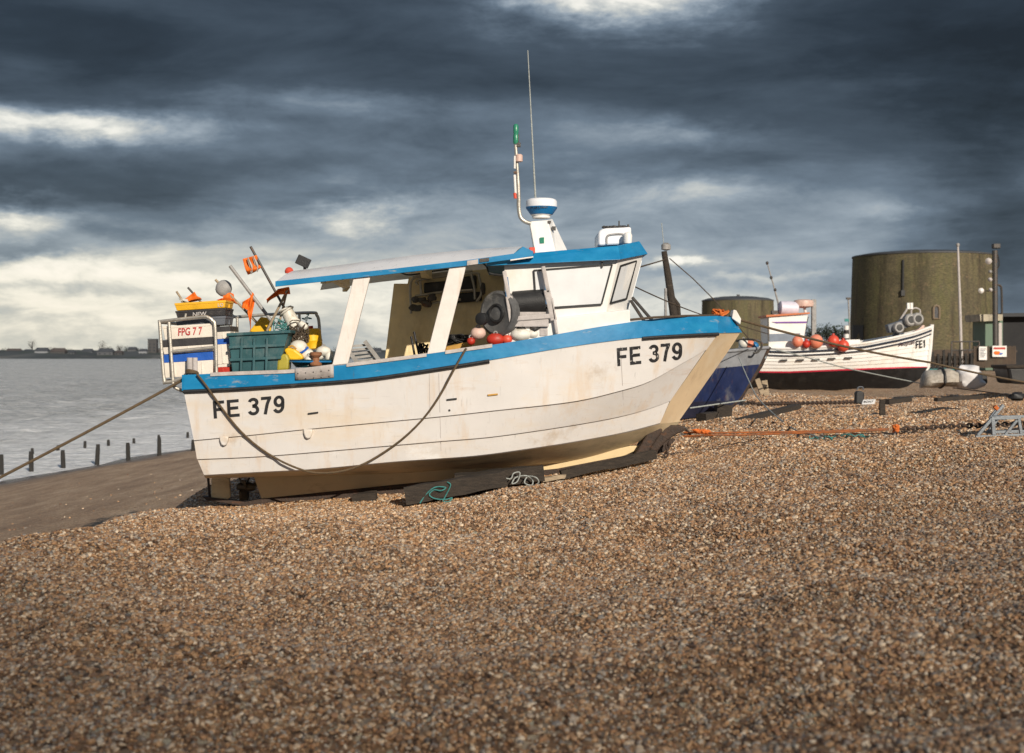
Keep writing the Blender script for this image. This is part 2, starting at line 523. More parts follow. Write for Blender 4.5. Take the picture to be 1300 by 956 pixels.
# ------------------------------------------------------------------ loose pebbles
def pebble_mat():
    m, nt, p, L = new_mat('pebble')
    oi = nd(nt, 'ShaderNodeObjectInfo')
    c = ramp(nt, oi.outputs['Random'], [(0.0, (0.085, 0.051, 0.032, 1)), (0.16, (0.244, 0.137, 0.073, 1)), (0.32, (0.415, 0.244, 0.128, 1)), (0.50, (0.549, 0.342, 0.183, 1)),
                                        (0.62, (0.403, 0.207, 0.098, 1)), (0.70, (0.268, 0.244, 0.220, 1)), (0.77, (0.488, 0.403, 0.317, 1)), (0.86, (0.647, 0.464, 0.293, 1)), (0.95, (0.800, 0.671, 0.512, 1)), (1.0, (0.122, 0.110, 0.104, 1))])
    tc = nd(nt, 'ShaderNodeTexCoord')
    n = nd(nt, 'ShaderNodeTexNoise', i_Scale=55.0, i_Detail=4.0)
    L(tc.outputs['Object'], n.inputs['Vector'])
    f = ramp(nt, n.outputs['Fac'], [(0.3, (.72, .70, .68, 1)), (0.7, (1.2, 1.18, 1.15, 1))])
    mul = nt.nodes.new('ShaderNodeMix')
    mul.data_type = 'RGBA'
    mul.blend_type = 'MULTIPLY'
    mul.inputs[0].default_value = 1
    L(c, mul.inputs[6])
    L(f, mul.inputs[7])
    L(mul.outputs[2], p.inputs['Base Color'])
    p.inputs['Roughness'].default_value = 0.5
    return m


def build_shingle():
    rows = []
    dens, size = [], []
    ys = [y for y in lines_(-60, 4.0, 24.0, 3200, 0.12) if 4.5 < y < 45]
    xs = [x for x in lines_(-2600, -8.0, 9.5, 3000, 0.11) if -17 < x < 17]
    for y in ys:
        rows.append([Vector((x, y, gz(x, y) + 0.003)) for x in xs])
    mb = MB().grid(rows)
    ob = mb.build('loose_shingle', pebble_mat(), smooth=0, merge=False)
    me = ob.data
    a = me.attributes.new('density', 'FLOAT', 'POINT')
    b = me.attributes.new('psize', 'FLOAT', 'POINT')
    for i, v in enumerate(me.vertices):
        x, y, z = v.co
        d = interp([(4, 3600), (9, 3300), (14, 2200), (20, 1100), (28, 420), (44, 140)], y)
        d *= 1 - .97 * sstep(1.2, 4.5, abs(x) - 0.375 * y)
        xx = x + 0.9 * noise.noise(Vector((y * .35, 2.3, 0))) + .7 * noise.noise(Vector((x * .9, y * .8, 6)))
        d *= 0.004 * (.4 + sstep(.0, .25, noise.noise(Vector(((x - .17 * y) * 1.3, y * .25, 3))))) * sstep(-16, -8, xx) + 0.02 * sstep(-6.5, -5.4, xx) + 0.93 * sstep(-5.7, -4.6, xx)
        d *= 1 + 0.5 * noise.noise(Vector((x * 1.1, y * 1.7, 7)))
        a.data[i].value = d
        b.data[i].value = interp([(4, 0.74), (10, 0.82), (20, 1.15), (44, 1.9)], y) * (1 + .25 * noise.noise(Vector((x * .8, y * 1.5, 3))))
    ng = bpy.data.node_groups.new('shingle_scatter', 'GeometryNodeTree')
    ng.interface.new_socket('Geometry', in_out='INPUT', socket_type='NodeSocketGeometry')
    ng.interface.new_socket('Geometry', in_out='OUTPUT', socket_type='NodeSocketGeometry')
    L = ng.links.new
    N = ng.nodes.new
    gi, go = N('NodeGroupInput'), N('NodeGroupOutput')
    dp = N('GeometryNodeDistributePointsOnFaces')
    na = N('GeometryNodeInputNamedAttribute')
    na.data_type = 'FLOAT'
    na.inputs['Name'].default_value = 'density'
    L(gi.outputs[0], dp.inputs['Mesh'])
    L(na.outputs[0], dp.inputs['Density'])
    join = N('GeometryNodeGeometryToInstance')
    for k in range(4):
        ico = N('GeometryNodeMeshIcoSphere')
        ico.inputs['Radius'].default_value = 0.0125
        ico.inputs['Subdivisions'].default_value = 2
        sp = N('GeometryNodeSetPosition')
        tx = N('ShaderNodeTexNoise')
        tx.inputs['Scale'].default_value = 60
        tx.inputs['Detail'].default_value = 1
        pos = N('GeometryNodeInputPosition')
        ad = N('ShaderNodeVectorMath')
        ad.operation = 'ADD'
        ad.inputs[1].default_value = (k * 3.1, k * 1.7, k)
        L(pos.outputs[0], ad.inputs[0])
        L(ad.outputs[0], tx.inputs['Vector'])
        sb = N('ShaderNodeVectorMath')
        sb.operation = 'SUBTRACT'
        sb.inputs[1].default_value = (.5, .5, .5)
        L(tx.outputs['Color'], sb.inputs[0])
        scl = N('ShaderNodeVectorMath')
        scl.operation = 'SCALE'
        scl.inputs['Scale'].default_value = 0.022
        L(sb.outputs[0], scl.inputs[0])
        L(ico.outputs['Mesh'], sp.inputs['Geometry'])
        L(scl.outputs[0], sp.inputs['Offset'])
        ss = N('GeometryNodeSetShadeSmooth')
        L(sp.outputs[0], ss.inputs['Geometry'])
        sm = N('GeometryNodeSetMaterial')
        sm.inputs['Material'].default_value = me.materials[0]
        L(ss.outputs[0], sm.inputs['Geometry'])
        L(sm.outputs[0], join.inputs[0])
    iop = N('GeometryNodeInstanceOnPoints')
    L(dp.outputs['Points'], iop.inputs['Points'])
    L(join.outputs[0], iop.inputs['Instance'])
    iop.inputs['Pick Instance'].default_value = True
    rv = N('FunctionNodeRandomValue')
    rv.data_type = 'FLOAT_VECTOR'
    rv.inputs[0].default_value = (-0.5, -0.5, 0)
    rv.inputs[1].default_value = (0.5, 0.5, 6.28)
    L(rv.outputs[0], iop.inputs['Rotation'])
    rs = N('FunctionNodeRandomValue')
    rs.data_type = 'FLOAT_VECTOR'
    rs.inputs[0].default_value = (0.75, 0.6, 0.42)
    rs.inputs[1].default_value = (1.5, 1.2, 0.95)
    rs.inputs['Seed'].default_value = 3
    rp = N('FunctionNodeRandomValue')
    rp.data_type = 'FLOAT'
    rp.inputs[2].default_value = 0.25
    rp.inputs[3].default_value = 1.0
    rp.inputs['Seed'].default_value = 11
    pw = N('ShaderNodeMath')
    pw.operation = 'POWER'
    pw.inputs[1].default_value = 4
    L(rp.outputs[1], pw.inputs[0])
    pm = N('ShaderNodeMath')
    pm.operation = 'MULTIPLY_ADD'
    pm.inputs[1].default_value = 0.9
    pm.inputs[2].default_value = 0.72
    L(pw.outputs[0], pm.inputs[0])
    nb = N('GeometryNodeInputNamedAttribute')
    nb.data_type = 'FLOAT'
    nb.inputs['Name'].default_value = 'psize'
    pq = N('ShaderNodeMath')
    pq.operation = 'MULTIPLY'
    L(pm.outputs[0], pq.inputs[0])
    L(nb.outputs[0], pq.inputs[1])
    vm = N('ShaderNodeVectorMath')
    vm.operation = 'SCALE'
    L(rs.outputs[0], vm.inputs[0])
    L(pq.outputs[0], vm.inputs['Scale'])
    L(vm.outputs[0], iop.inputs['Scale'])
    L(iop.outputs[0], go.inputs[0])
    md = ob.modifiers.new('Shingle', 'NODES')
    md.node_group = ng
    tag(ob, 'loose brown tan and grey pebbles covering the upper beach', 'shingle', kind='stuff')


build_shingle()


# ------------------------------------------------------------------ sea
def sea_mat():
    m, nt, p, L = new_mat('sea_water')
    tc = nd(nt, 'ShaderNodeTexCoord')
    P = tc.outputs['Object']
    at = nd(nt, 'ShaderNodeAttribute', attribute_name='surf')
    mp = nd(nt, 'ShaderNodeMapping')
    mp.inputs['Scale'].default_value = (0.5, 0.085, 1)
    mp.inputs['Rotation'].default_value = (0, 0, R(-60))
    L(P, mp.inputs[0])
    n = nd(nt, 'ShaderNodeTexNoise', i_Scale=1.0, i_Detail=9.0, i_Roughness=0.68, i_Distortion=0.6)
    L(P, n.inputs['Vector'])
    n.inputs['Scale'].default_value = 0.32
    md = nd(nt, 'ShaderNodeMath', operation='ADD')
    L(n.outputs['Fac'], md.inputs[0])
    L(at.outputs['Fac'], md.inputs[1])
    foam = ramp(nt, md.outputs[0], [(0.48, 0.0), (0.62, 0.45), (0.85, 1.0)])
    n3 = nd(nt, 'ShaderNodeTexNoise', i_Scale=2.4, i_Detail=8.0, i_Roughness=0.75)
    L(P, n3.inputs['Vector'])
    f3 = ramp(nt, n3.outputs['Fac'], [(0.36, 0.25), (0.6, 1.0)])
    mu = nd(nt, 'ShaderNodeMath', operation='MULTIPLY')
    L(foam, mu.inputs[0])
    L(f3, mu.inputs[1])
    c = mixc(nt, mu.outputs[0], (.44, .435, .42, 1), (.92, .92, .92, 1))
    L(c, p.inputs['Base Color'])
    rr = ramp(nt, mu.outputs[0], [(0, .22), (1, .8)])
    L(rr, p.inputs['Roughness'])
    mp2 = nd(nt, 'ShaderNodeMapping')
    mp2.inputs['Scale'].default_value = (0.55, 0.9, 1)
    mp2.inputs['Rotation'].default_value = (0, 0, R(25))
    L(P, mp2.inputs[0])
    w = nd(nt, 'ShaderNodeTexNoise', i_Scale=1.0, i_Detail=9.0, i_Roughness=0.62, i_Distortion=0.4)
    L(mp2.outputs[0], w.inputs['Vector'])
    b = nd(nt, 'ShaderNodeBump', i_Strength=1.0, i_Distance=0.8)
    L(w.outputs['Fac'], b.inputs['Height'])
    L(b.outputs[0], p.inputs['Normal'])
    p.inputs['IOR'].default_value = 1.33
    return m


def build_sea():
    xs = lines_(-2600, -70, 10, 700, 0.8, 1.10)
    ys = lines_(-60, 34, 140, 2600, 0.9, 1.06)
    rows = []
    for y in ys:
        row = []
        for x in xs:
            a = sstep(-2, 20, xw(y) - x) * (1 - sstep(250, 500, y)) * (1 - sstep(120, 300, abs(x)))
            z = SEA + a * (0.26 * noise.noise(Vector((x * .22, y * .17, 1))) + 0.17 * noise.noise(Vector((x * .6, y * .45, 5)))) + 0.04 * a * noise.noise(Vector((x * 1.4, y * 1.1, 8)))
            row.append(Vector((x, y, z)))
        rows.append(row)
    ob = MB().grid(rows).build('sea', sea_mat(), smooth=180, merge=False)
    me = ob.data
    at = me.attributes.new('surf', 'FLOAT', 'POINT')
    for i, v in enumerate(me.vertices):
        x, y, z = v.co
        s = xw(y) - x            # metres seaward of the waterline
        q = 0.50 * math.exp(-(max(0, s - 1) / 12.0) ** 1.3) if s > -3 else 0.4
        q += 0.10 * math.exp(-((s - 17) / 5) ** 2) + 0.06 * math.exp(-((s - 34) / 6) ** 2)
        at.data[i].value = q if y < 700 else 0
    tag(ob, kind='structure')


build_sea()

#@@BOAT
#@@REST
#@@WORLD
# ------------------------------------------------------------------ the fishing boat
YC = 18.0
ORG = Vector((0.0, YC, 0.30))
boat = thing('fishing_boat', ORG, 'large white boat with blue gunwale and open shelter, number FE 379 on its side', 'boat')


def curve(px):
    v = smooth_curve([Vector((a, b, 0)) for a, b in px], 8)
    return [(p.x, p.y) for p in v]


def at_t(c, t):
    x = c[0][0] + (c[-1][0] - c[0][0]) * t
    return x, interp(c, x)


GT = curve([(233, 476), (300, 473), (374, 470), (423, 464.5), (480, 457.5), (542, 449.5), (591, 442.5), (650, 434), (706, 424.5), (760, 415), (800, 409), (835, 404.5), (870, 402.5), (911, 401)])
GB = curve([(233, 496), (300, 493), (374, 488), (430, 484), (480, 479), (560, 467), (623, 457), (706, 443), (760, 435), (816, 428.5), (870, 425), (912, 423)])
H1 = curve([(246, 559), (320, 552), (387, 545), (482, 536), (560, 528.6), (629, 521), (726, 510), (784, 497), (823, 485), (858, 466), (897, 444)])
H2 = curve([(250, 583), (320, 580), (387, 575), (491, 566), (560, 560), (629, 554), (726, 540), (791, 528), (830, 517), (851, 509)])
H3 = curve([(259, 603), (330, 599), (403, 595), (500, 586), (597, 579), (660, 571), (726, 561), (791, 549), (838, 537)])
KB = curve([(264, 607), (322, 606), (500, 601), (560, 597), (707, 588), (790, 568), (836, 550)])
HB = [(0, 1.16), (0.2, 1.24), (0.45, 1.30), (0.65, 1.25), (0.8, 1.08), (0.9, .85), (1.0, 0.50)]
HBc = [(p.x, p.y) for p in smooth_curve([Vector((a, b, 0)) for a, b in HB], 8)]
D = {'gt': [(0, -.01), (1, 0.0)], 'gb': [(0, 0), (1, 0)], 'h1': [(0, .05), (.6, .06), (.85, .09), (1, .05)], 'h2': [(0, .11), (.6, .14), (.85, .22), (1, .13)],
     'h3': [(0, .17), (.6, .22), (.85, .32), (1, .17)]}
NT = 56
TS = [i / NT for i in range(NT + 1)]


def hullpt(c, key, t, extra=0.0):
    x, y = at_t(c, t)
    hb = interp(HBc, t) - interp(D[key], t) - extra
    return W(x, y, YC - hb)


def mir(p):
    return Vector((p.x, 2 * YC - p.y, p.z))


def refl(rows):
    return [[mir(p) for p in r] for r in rows]


ST = {'gb': W(940, 422, YC), 'h1': W(925, 445, YC), 'h2': W(880, 509, YC), 'h3': W(863, 533, YC), 'kb': W(850, 552, YC)}
near = []
for t in TS:
    step = 0.028 * (1 - .5 * sstep(.85, 1, t))
    near.append([hullpt(GB, 'gb', t), hullpt(H1, 'h1', t), hullpt(H1, 'h1', t, step) + Vector((0, 0, .012)), hullpt(H2, 'h2', t),
                 hullpt(H2, 'h2', t, step) + Vector((0, 0, .012)), hullpt(H3, 'h3', t), hullpt(H3, 'h3', t, 0.03) + Vector((0, 0, -0.012))])
hm = MB()
hm.grid(near)
hm.grid(refl(near))
tr = near[0] + [mir(p) for p in reversed(near[0])]
hm.f.append(tuple(range(len(hm.v), len(hm.v) + len(tr))))
hm.v += tr
hull = hm.build('hull', M['hull'], boat, smooth=25, recalc=False)
bmx = bmesh.new()
bmx.from_mesh(hull.data)
bmesh.ops.recalc_face_normals(bmx, faces=bmx.faces)
bmx.to_mesh(hull.data)
bmx.free()
hull_bvh = BVHTree.FromPolygons([v.co + ORG for v in hull.data.vertices], [tuple(p.vertices) for p in hull.data.polygons])
# flat stem plate that closes the bow
e = near[-1]
stem_n = [e[0], e[1], e[3], e[5], e[6]]
stem_c = [ST['gb'], ST['h1'], ST['h2'], ST['h3'], ST['h3'] + Vector((0, 0, -.02))]
rows = [[a.lerp(b, k / 3) for a, b in zip(stem_n, stem_c)] for k in range(4)]
MB().grid(rows).grid(refl(rows)).build('stem', M['hull_stem'], hull, smooth=20)
# bottom
rows = [[near[i][6], near[i][6].lerp(W(*at_t(KB, t), YC - .06), .5) + Vector((0, 0, -.015)), W(*at_t(KB, t), YC - .06)] for i, t in enumerate(TS)]
bt = MB().grid(rows).grid(refl(rows))
a, b = rows[-1], [stem_c[4], stem_c[4].lerp(ST['kb'], .5), ST['kb']]
bt.grid([a, b]).grid(refl([a, b]))
bt.build('hull_bottom', M['hull_bottom'], hull, smooth=30)
# bulwark: outer skin, cap and inner skin
out_ = []
for i, t in enumerate(TS):
    g0 = hullpt(GB, 'gb', t, -0.016)
    g1 = hullpt(GT, 'gt', t, -0.010)
    g2 = hullpt(GT, 'gt', t, 0.09)
    g3 = hullpt(GB, 'gb', t, 0.09) + Vector((0, 0, -0.02))
    out_.append([g0 + Vector((0, .03, 0)), g0, g1, g2, g3])
bw = MB().grid(out_).grid(refl(out_))
bc = [W(941, 422, YC), W(942, 422, YC), W(930, 402.5, YC), W(918, 402.5, YC), W(918, 423, YC)]
rows = [[a.lerp(b, k / 3) for a, b in zip(out_[-1], bc)] for k in range(4)]
bw.grid(rows).grid(refl(rows))
rows = [out_[0], [mir(p) for p in out_[0]]]
s0 = [p + Vector((-.02, 0, 0)) for p in out_[0][1:3]]
s1 = [p + Vector((.10, 0, 0)) for p in (out_[0][2], out_[0][4])]
bw.grid([s0 + s1, [mir(p) for p in s0 + s1]])
bw.prism([s0[0], s0[1], s1[0], s1[1]], (0, .12, 0)).prism([mir(s0[0]), mir(s0[1]), mir(s1[0]), mir(s1[1])], (0, -.12, 0))
bulwark = bw.build('bulwark', M['blue'], boat, smooth=25)
# deck
rows = [[hullpt(GB, 'gb', t, .09) + Vector((0, 0, -.22)), mir(hullpt(GB, 'gb', t, .09)) + Vector((0, 0, -.22))] for t in TS if t < .93]
MB().grid(rows).build('deck', M['deck'], boat, smooth=0)
# rub rails: black rubber along the foot of the blue band, bare strips on top of it
for t0, t1, m_, r_ in ((0.0, 0.572, 'black', .024), (0.858, 1.0, 'black', .022)):
    pts = [hullpt(GB, 'gb', t0 + (t1 - t0) * k / 30, -.018) + Vector((0, 0, -.012)) for k in range(31)]
    MB().tube(pts, r_, 8).build('rub_rail', M[m_], bulwark)
    MB().tube([mir(p) for p in pts], r_, 8).build('rub_rail', M[m_], bulwark)
for t0, t1 in ((0.05, .208), (0.305, .455), (0.49, .578)):
    mb = MB()
    rows = []
    for k in range(21):
        t = t0 + (t1 - t0) * k / 20
        p = hullpt(GT, 'gt', t, -.025)
        rows.append([p + Vector((0, 0, -.03)), p + Vector((0, 0, .012)), p + Vector((0, .14, .012)), p + Vector((0, .14, -.03))])
    mb.grid(rows)
    mb.f.append((0, 1, 2, 3))
    mb.f.append((80, 81, 82, 83))
    mb.build('gunwale_capping', M['cap'], bulwark, smooth=20)
rows = []
for k in range(11):
    t = 0.209 + (0.281 - .209) * k / 10
    rows.append([hullpt(GB, 'gb', t, -.03) + Vector((0, 0, .05)), hullpt(GT, 'gt', t, -.03) + Vector((0, 0, .015)), hullpt(GT, 'gt', t, .11) + Vector((0, 0, .015))])
plate = MB().grid(rows).build('repair_plate', M['cap'], bulwark, smooth=20, solid=0.012)
for k in range(5):
    t = .214 + .0145 * k
    for q in (.35, .75):
        p = hullpt(GB, 'gb', t, -.04).lerp(hullpt(GT, 'gt', t, -.04), q)
        MB().ball(p, .008, (1, .5, 1), 6).build('screw', M['darkmetal'], plate)
# keel, shoe, rudder, propeller
MB().prism([W(x, y, YC - .06) for x, y in [(322, 605), (500, 600), (560, 596), (707, 587), (800, 566), (820, 566), (790, 580), (707, 597), (613, 606), (560, 612), (500, 617), (332, 634)]], (0, .12, 0)).build('keel', M['keel'], boat, smooth=0, bevel=.008)
MB().prism([W(x, y, YC - .07) for x, y in [(332, 633), (420, 624), (500, 615.5), (560, 610), (613, 604.5), (707, 595), (790, 579), (815, 572), (846, 556), (858, 558), (843, 574), (800, 588), (720, 607), (613, 618), (560, 624), (420, 637), (330, 643), (310, 643), (262, 635), (256, 630), (263, 631), (310, 637.5)]], (0, .14, 0)).build('keel_shoe', M['shoe'], boat, smooth=0, bevel=.006)
MB().prism([W(x, y, YC - .035) for x, y in [(268, 607), (291, 604), (292.5, 631), (289, 634.5), (268, 632)]], (0, .07, 0)).build('rudder', M['keel'], boat, smooth=0, bevel=.012)
MB().tube([W(264, 604, YC), W(266.5, 634, YC)], .016, 8).build('rudder_stock', M['shoe'], boat)
pr = MB().lathe([(.02, -.11), (.05, -.07), (.055, .06), (.03, .12)], W(312, 618, YC), (1, 0, -.05), 12)
for k in range(3):
    a = R(25 + 120 * k)
    c = W(310, 618, YC)
    rows = []
    for i in range(6):
        rr = .04 + .13 * i / 5
        w_ = .075 * math.sin(math.pi * (.18 + .74 * i / 5))
        rad = Vector((0, math.cos(a), math.sin(a)))
        tg = Vector((0, -math.sin(a), math.cos(a)))
        rows.append([c + rad * rr + tg * w_ * s + Vector((.05 * s, 0, 0)) for s in (-1, -.4, .4, 1)])
    pr.grid(rows)
pr.build('propeller', M['bronze'], boat, smooth=40, solid=.008)
MB().tube([W(314, 618, YC), W(330, 613, YC)], .022, 8).build('propeller_shaft', M['bronze'], boat)
# forefoot: dark bare guard round the foot of the stem
ff = MB()
for poly, y0 in (([(805, 578), (827, 542), (836, 541), (842, 546), (828, 566), (822, 577)], .20), ([(826, 568), (838, 549), (846, 539), (868, 541), (871, 546), (860, 551), (846, 560), (835, 572), (823, 578)], .12)):
    ff.prism([W(x, y, YC - y0) for x, y in poly], (0, 2 * y0, 0))
ff.build('forefoot_guard', M['shoe'], boat, smooth=0, bevel=.02)
MB().torus(W(868, 547, YC - .1), .045, .012, (0, 1, 0), 14, 6).torus(W(874, 549, YC - .1), .04, .011, (.7, .2, .7), 14, 6).build('towing_shackle', M['darkmetal'], boat)


def on_hull(px, py, lift=.004):
    o = Vector((0, 0, CZ))
    dr = (W(px, py, 10) - o).normalized()
    hit, n_, _, _ = hull_bvh.ray_cast(o, dr)
    if hit is None:
        hit = W(px, py, 17)
        return hit
    return hit - dr * lift


def text_geo(s, offset=0.0, shear=0.0, spacing=1.0):
    cu = bpy.data.curves.new('lettering', 'FONT')
    cu.body = s
    cu.size = 1.0
    cu.offset = offset
    cu.shear = shear
    cu.space_character = spacing
    cu.resolution_u = 4
    o = bpy.data.objects.new('lettering', cu)
    COL.objects.link(o)
    dg = bpy.context.evaluated_depsgraph_get()
    dg.update()
    me = bpy.data.meshes.new_from_object(o.evaluated_get(dg))
    bm = bmesh.new()
    bm.from_mesh(me)
    bmesh.ops.triangulate(bm, faces=bm.faces)
    bmesh.ops.subdivide_edges(bm, edges=[e_ for e_ in bm.edges if e_.calc_length() > .25], cuts=2)
    bmesh.ops.triangulate(bm, faces=bm.faces)
    bm.verts.ensure_lookup_table()
    vs = [v.co.copy() for v in bm.verts]
    fs = [tuple(v.index for v in f.verts) for f in bm.faces]
    bm.free()
    bpy.data.objects.remove(o)
    bpy.data.curves.remove(cu)
    bpy.data.meshes.remove(me)
    x0, x1 = min(v.x for v in vs), max(v.x for v in vs)
    y0, y1 = min(v.y for v in vs), max(v.y for v in vs)
    return [((v.x - x0) / (x1 - x0), (v.y - y0) / (y1 - y0)) for v in vs], fs


def ribbon(pts, w_, vs, fs):
    n_ = len(pts)
    o = len(vs)
    for k in range(n_):
        a, b = pts[max(0, k - 1)], pts[min(n_ - 1, k + 1)]
        dx, dy = b[0] - a[0], b[1] - a[1]
        l_ = math.hypot(dx, dy) or 1
        nx, ny = -dy / l_ * w_ / 2, dx / l_ * w_ / 2
        vs += [(pts[k][0] + nx, pts[k][1] + ny), (pts[k][0] - nx, pts[k][1] - ny)]
        if k:
            fs.append((o + 2 * k - 2, o + 2 * k - 1, o + 2 * k + 1, o + 2 * k))


def arc(cx_, cy_, rx, ry, a0, a1, n_=16):
    return [(cx_ + rx * math.cos(R(a0 + (a1 - a0) * k / n_)), cy_ + ry * math.sin(R(a0 + (a1 - a0) * k / n_))) for k in range(n_ + 1)]


def seg(a, b, n_=5):
    return [(a[0] + (b[0] - a[0]) * k / n_, a[1] + (b[1] - a[1]) * k / n_) for k in range(n_ + 1)]


def glyphs(s_, w_=.175):
    """block capitals and figures of a sign writer's stencil, height 1"""
    vs, fs, x = [], [], 0.0
    h = w_ / 2
    for ch in s_:
        st = []
        if ch == 'F':
            st, adv = [seg((h, 0), (h, 1)), seg((w_, 1 - h), (.60, 1 - h)), seg((w_, .50), (.54, .50))], .74
        elif ch == 'E':
            st, adv = [seg((h, 0), (h, 1)), seg((w_, 1 - h), (.63, 1 - h)), seg((w_, .51), (.59, .51)), seg((w_, h), (.65, h))], .80
        elif ch == '1':
            st, adv = [seg((.30, 0), (.30, 1)), seg((.26, .86), (.06, .70))], .60
        elif ch == '3':
            st = [arc(.29, .73, .20, .27 - h, 165, -90) + arc(.29, .27 + h / 3, .225, .27 + h / 3 - h, 90, -165)]
            adv = .69
        elif ch == '7':
            st, adv = [seg((.02, 1 - h), (.56, 1 - h)), seg((.49, .93), (.36, .62)) + seg((.33, .52), (.22, 0))], .68
        elif ch == '9':
            st = [arc(.29, .67, .205, .33 - h, 0, 360, 28), arc(.27, .45, .225, .45 - h, 35, -35, 8)[:1] + [(.495, .62), (.49, .45)] + arc(.25, .40, .235, .40 - h, 0, -150)]
            adv = .68
        else:
            adv = .30
        for p in st:
            ribbon([(x + a, b) for a, b in p], w_, vs, fs)
        x += adv
    x0, x1 = min(v[0] for v in vs), max(v[0] for v in vs)
    return [((a - x0) / (x1 - x0), b) for a, b in vs], fs


def lettering(name, s, quad, m_, parent, place, **kw):
    """quad: photo corners bl, br, tr, tl of the block of letters"""
    uv, fs = glyphs(s) if kw.pop('stencil', False) else text_geo(s, **kw)
    bl, br, tr, tl = [Vector((q[0], q[1], 0)) for q in quad]
    vs = []
    for u, v in uv:
        p = (bl.lerp(br, u)).lerp(tl.lerp(tr, u), v)
        vs.append(place(p.x, p.y))
    return MB().add(vs, fs).build(name, m_, parent, smooth=0, recalc=False)


lettering('registration_number', 'FE 379', [(271.5, 531.5), (361.5, 524), (361, 501.5), (270, 509.5)], M['letter'], hull, on_hull, stencil=True)
lettering('registration_number', 'FE 379', [(784, 465), (866.5, 456.5), (866, 434), (783, 442)], M['letterworn'], hull, on_hull, stencil=True)
# vertical seams where the topsides were patched
for x0, x1, y0, y1 in ((557, 560, 474, 572), (788, 792, 440, 524), (545, 546, 474, 528)):
    pts = [on_hull(x0 + (x1 - x0) * k / 12, y0 + (y1 - y0) * k / 12, .001) for k in range(13)]
    MB().tube(pts, .0028, 5).build('panel_seam', M['cap'], hull)
# scuppers, vents and sockets in the topsides
for x0, y0, x1, y1, m_ in ((391, 525.3, 404, 523.6, 'seal'), (567, 507.6, 580, 506.2, 'seal'), (619, 501.8, 632, 500.4, 'ochre')):
    a, b = on_hull(x0, y0), on_hull(x1, y1)
    MB().bar(a, b, .03, .02).build('scupper', M[m_], hull, smooth=0, bevel=.004)
a = on_hull(570.5, 521)
MB().ball(a, .014, (1, .5, 1), 8).build('through_hull_fitting', M['seal'], hull)
for px, py in ((285, 559), (391.5, 550)):
    c = on_hull(px, py, 0)
    mb = MB()
    prof = [(-.055, .05), (.055, .05), (.052, 0.0), (.032, -.05), (0, -.068), (-.032, -.05), (-.052, 0)]
    mb.prism([c + Vector((x, -.045, z)) for x, z in prof], (0, .07, 0))
    mb.build('vent_cover', M['hull'], hull, smooth=30, bevel=.014)

# ---- shelter canopy
YN = 16.86


def canopy_section(e, sh, cr, th=.05):
    """e edge (px), sh shoulder (px), cr extra crown"""
    a = W(e[0], e[1], YN)
    b = W(sh[0], sh[1], 17.32)
    c = Vector((b.x, YC, b.z + cr))
    top = [a, a.lerp(b, .5) + Vector((0, 0, .012)), b, c, mir(b), mir(a.lerp(b, .5) + Vector((0, 0, .012))), mir(a)]
    for p in top[4:]:
        p.x += .22 * max(0, 1 - (e[0] - 350) / 100)
    zb = a.z - th
    bot = [mir(a) + Vector((.22 * max(0, 1 - (e[0] - 350) / 100), .0, 0)), a.copy()]
    for p in bot:
        p.z = zb
    return top + bot


secs = []
for q in range(9):
    u = q / 8
    ex, ey = 350 + (652 - 350) * u, interp([(350, 357.5), (420, 350), (500, 341.5), (591, 331), (652, 322.5)], 350 + 302 * u)
    sx_ = 371 + (664 - 371) * u
    sy = interp([(371, 344), (420, 338), (480, 330), (535, 322.5), (600, 316.5), (664, 312.5)], sx_)
    secs.append(canopy_section((ex, ey), (sx_, sy), .03))
cm = MB().grid([s_[:7] for s_ in secs])
canopy = cm.build('canopy', M['canopy'], boat, smooth=28)
mb = MB()
fa = [W(x, y, YN - .015) for x, y in [(349.5, 357), (420, 349.5), (500, 341), (591, 330.5), (652, 322), (664, 313), (677, 319), (677, 325), (653, 329), (591, 337.5), (500, 347.5), (420, 356.5), (349.5, 364)]]
mb.prism(fa, (0, .025, 0))
mb.build('fascia', M['blue'], canopy, smooth=0, bevel=.004)
MB().prism([W(x, y, YN - .03) for x, y in [(593, 331), (607, 329), (607, 335), (593, 337)]], (0, .02, 0)).build('repair_patch', M['cap'], canopy, smooth=0)
MB().prism([W(x, y, YN - .03) for x, y in [(609, 328.5), (621, 327), (621, 331.5), (609, 333)]], (0, .02, 0)).build('hinge', M['darkmetal'], canopy, smooth=0)
# inner stiffeners under the canopy
for x0 in (407, 520):
    a, b = W(x0, interp([(350, 357.5), (652, 322.5)], x0) + 4, YN + .05), W(x0 + 14, interp([(371, 344), (664, 312.5)], x0 + 14) + 7, 17.32)
    mb = MB()
    mb.prism([a, b, mir(b), mir(a), mir(a) + Vector((0, 0, -.05)), mir(b) + Vector((0, .1, -.12)), b + Vector((0, -.1, -.12)), a + Vector((0, 0, -.05))], (.06, 0, 0))
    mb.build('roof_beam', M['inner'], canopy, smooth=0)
MB().lathe([(.05, 0), (.055, .03), (.04, .06), (.015, .075)], W(367, 347, 17.4), (0, 0, 1), 14).build('beacon', M['redbuoy'], canopy)
fl = MB().box(W(385, 332, 17.5), (.16, .10, .12), Matrix.Rotation(R(25), 3, 'Y'))
fl.tube([W(388, 348, 17.5), W(386, 334, 17.5)], .02, 8)
fl.build('floodlight', M['black'], canopy, smooth=0, bevel=.02)
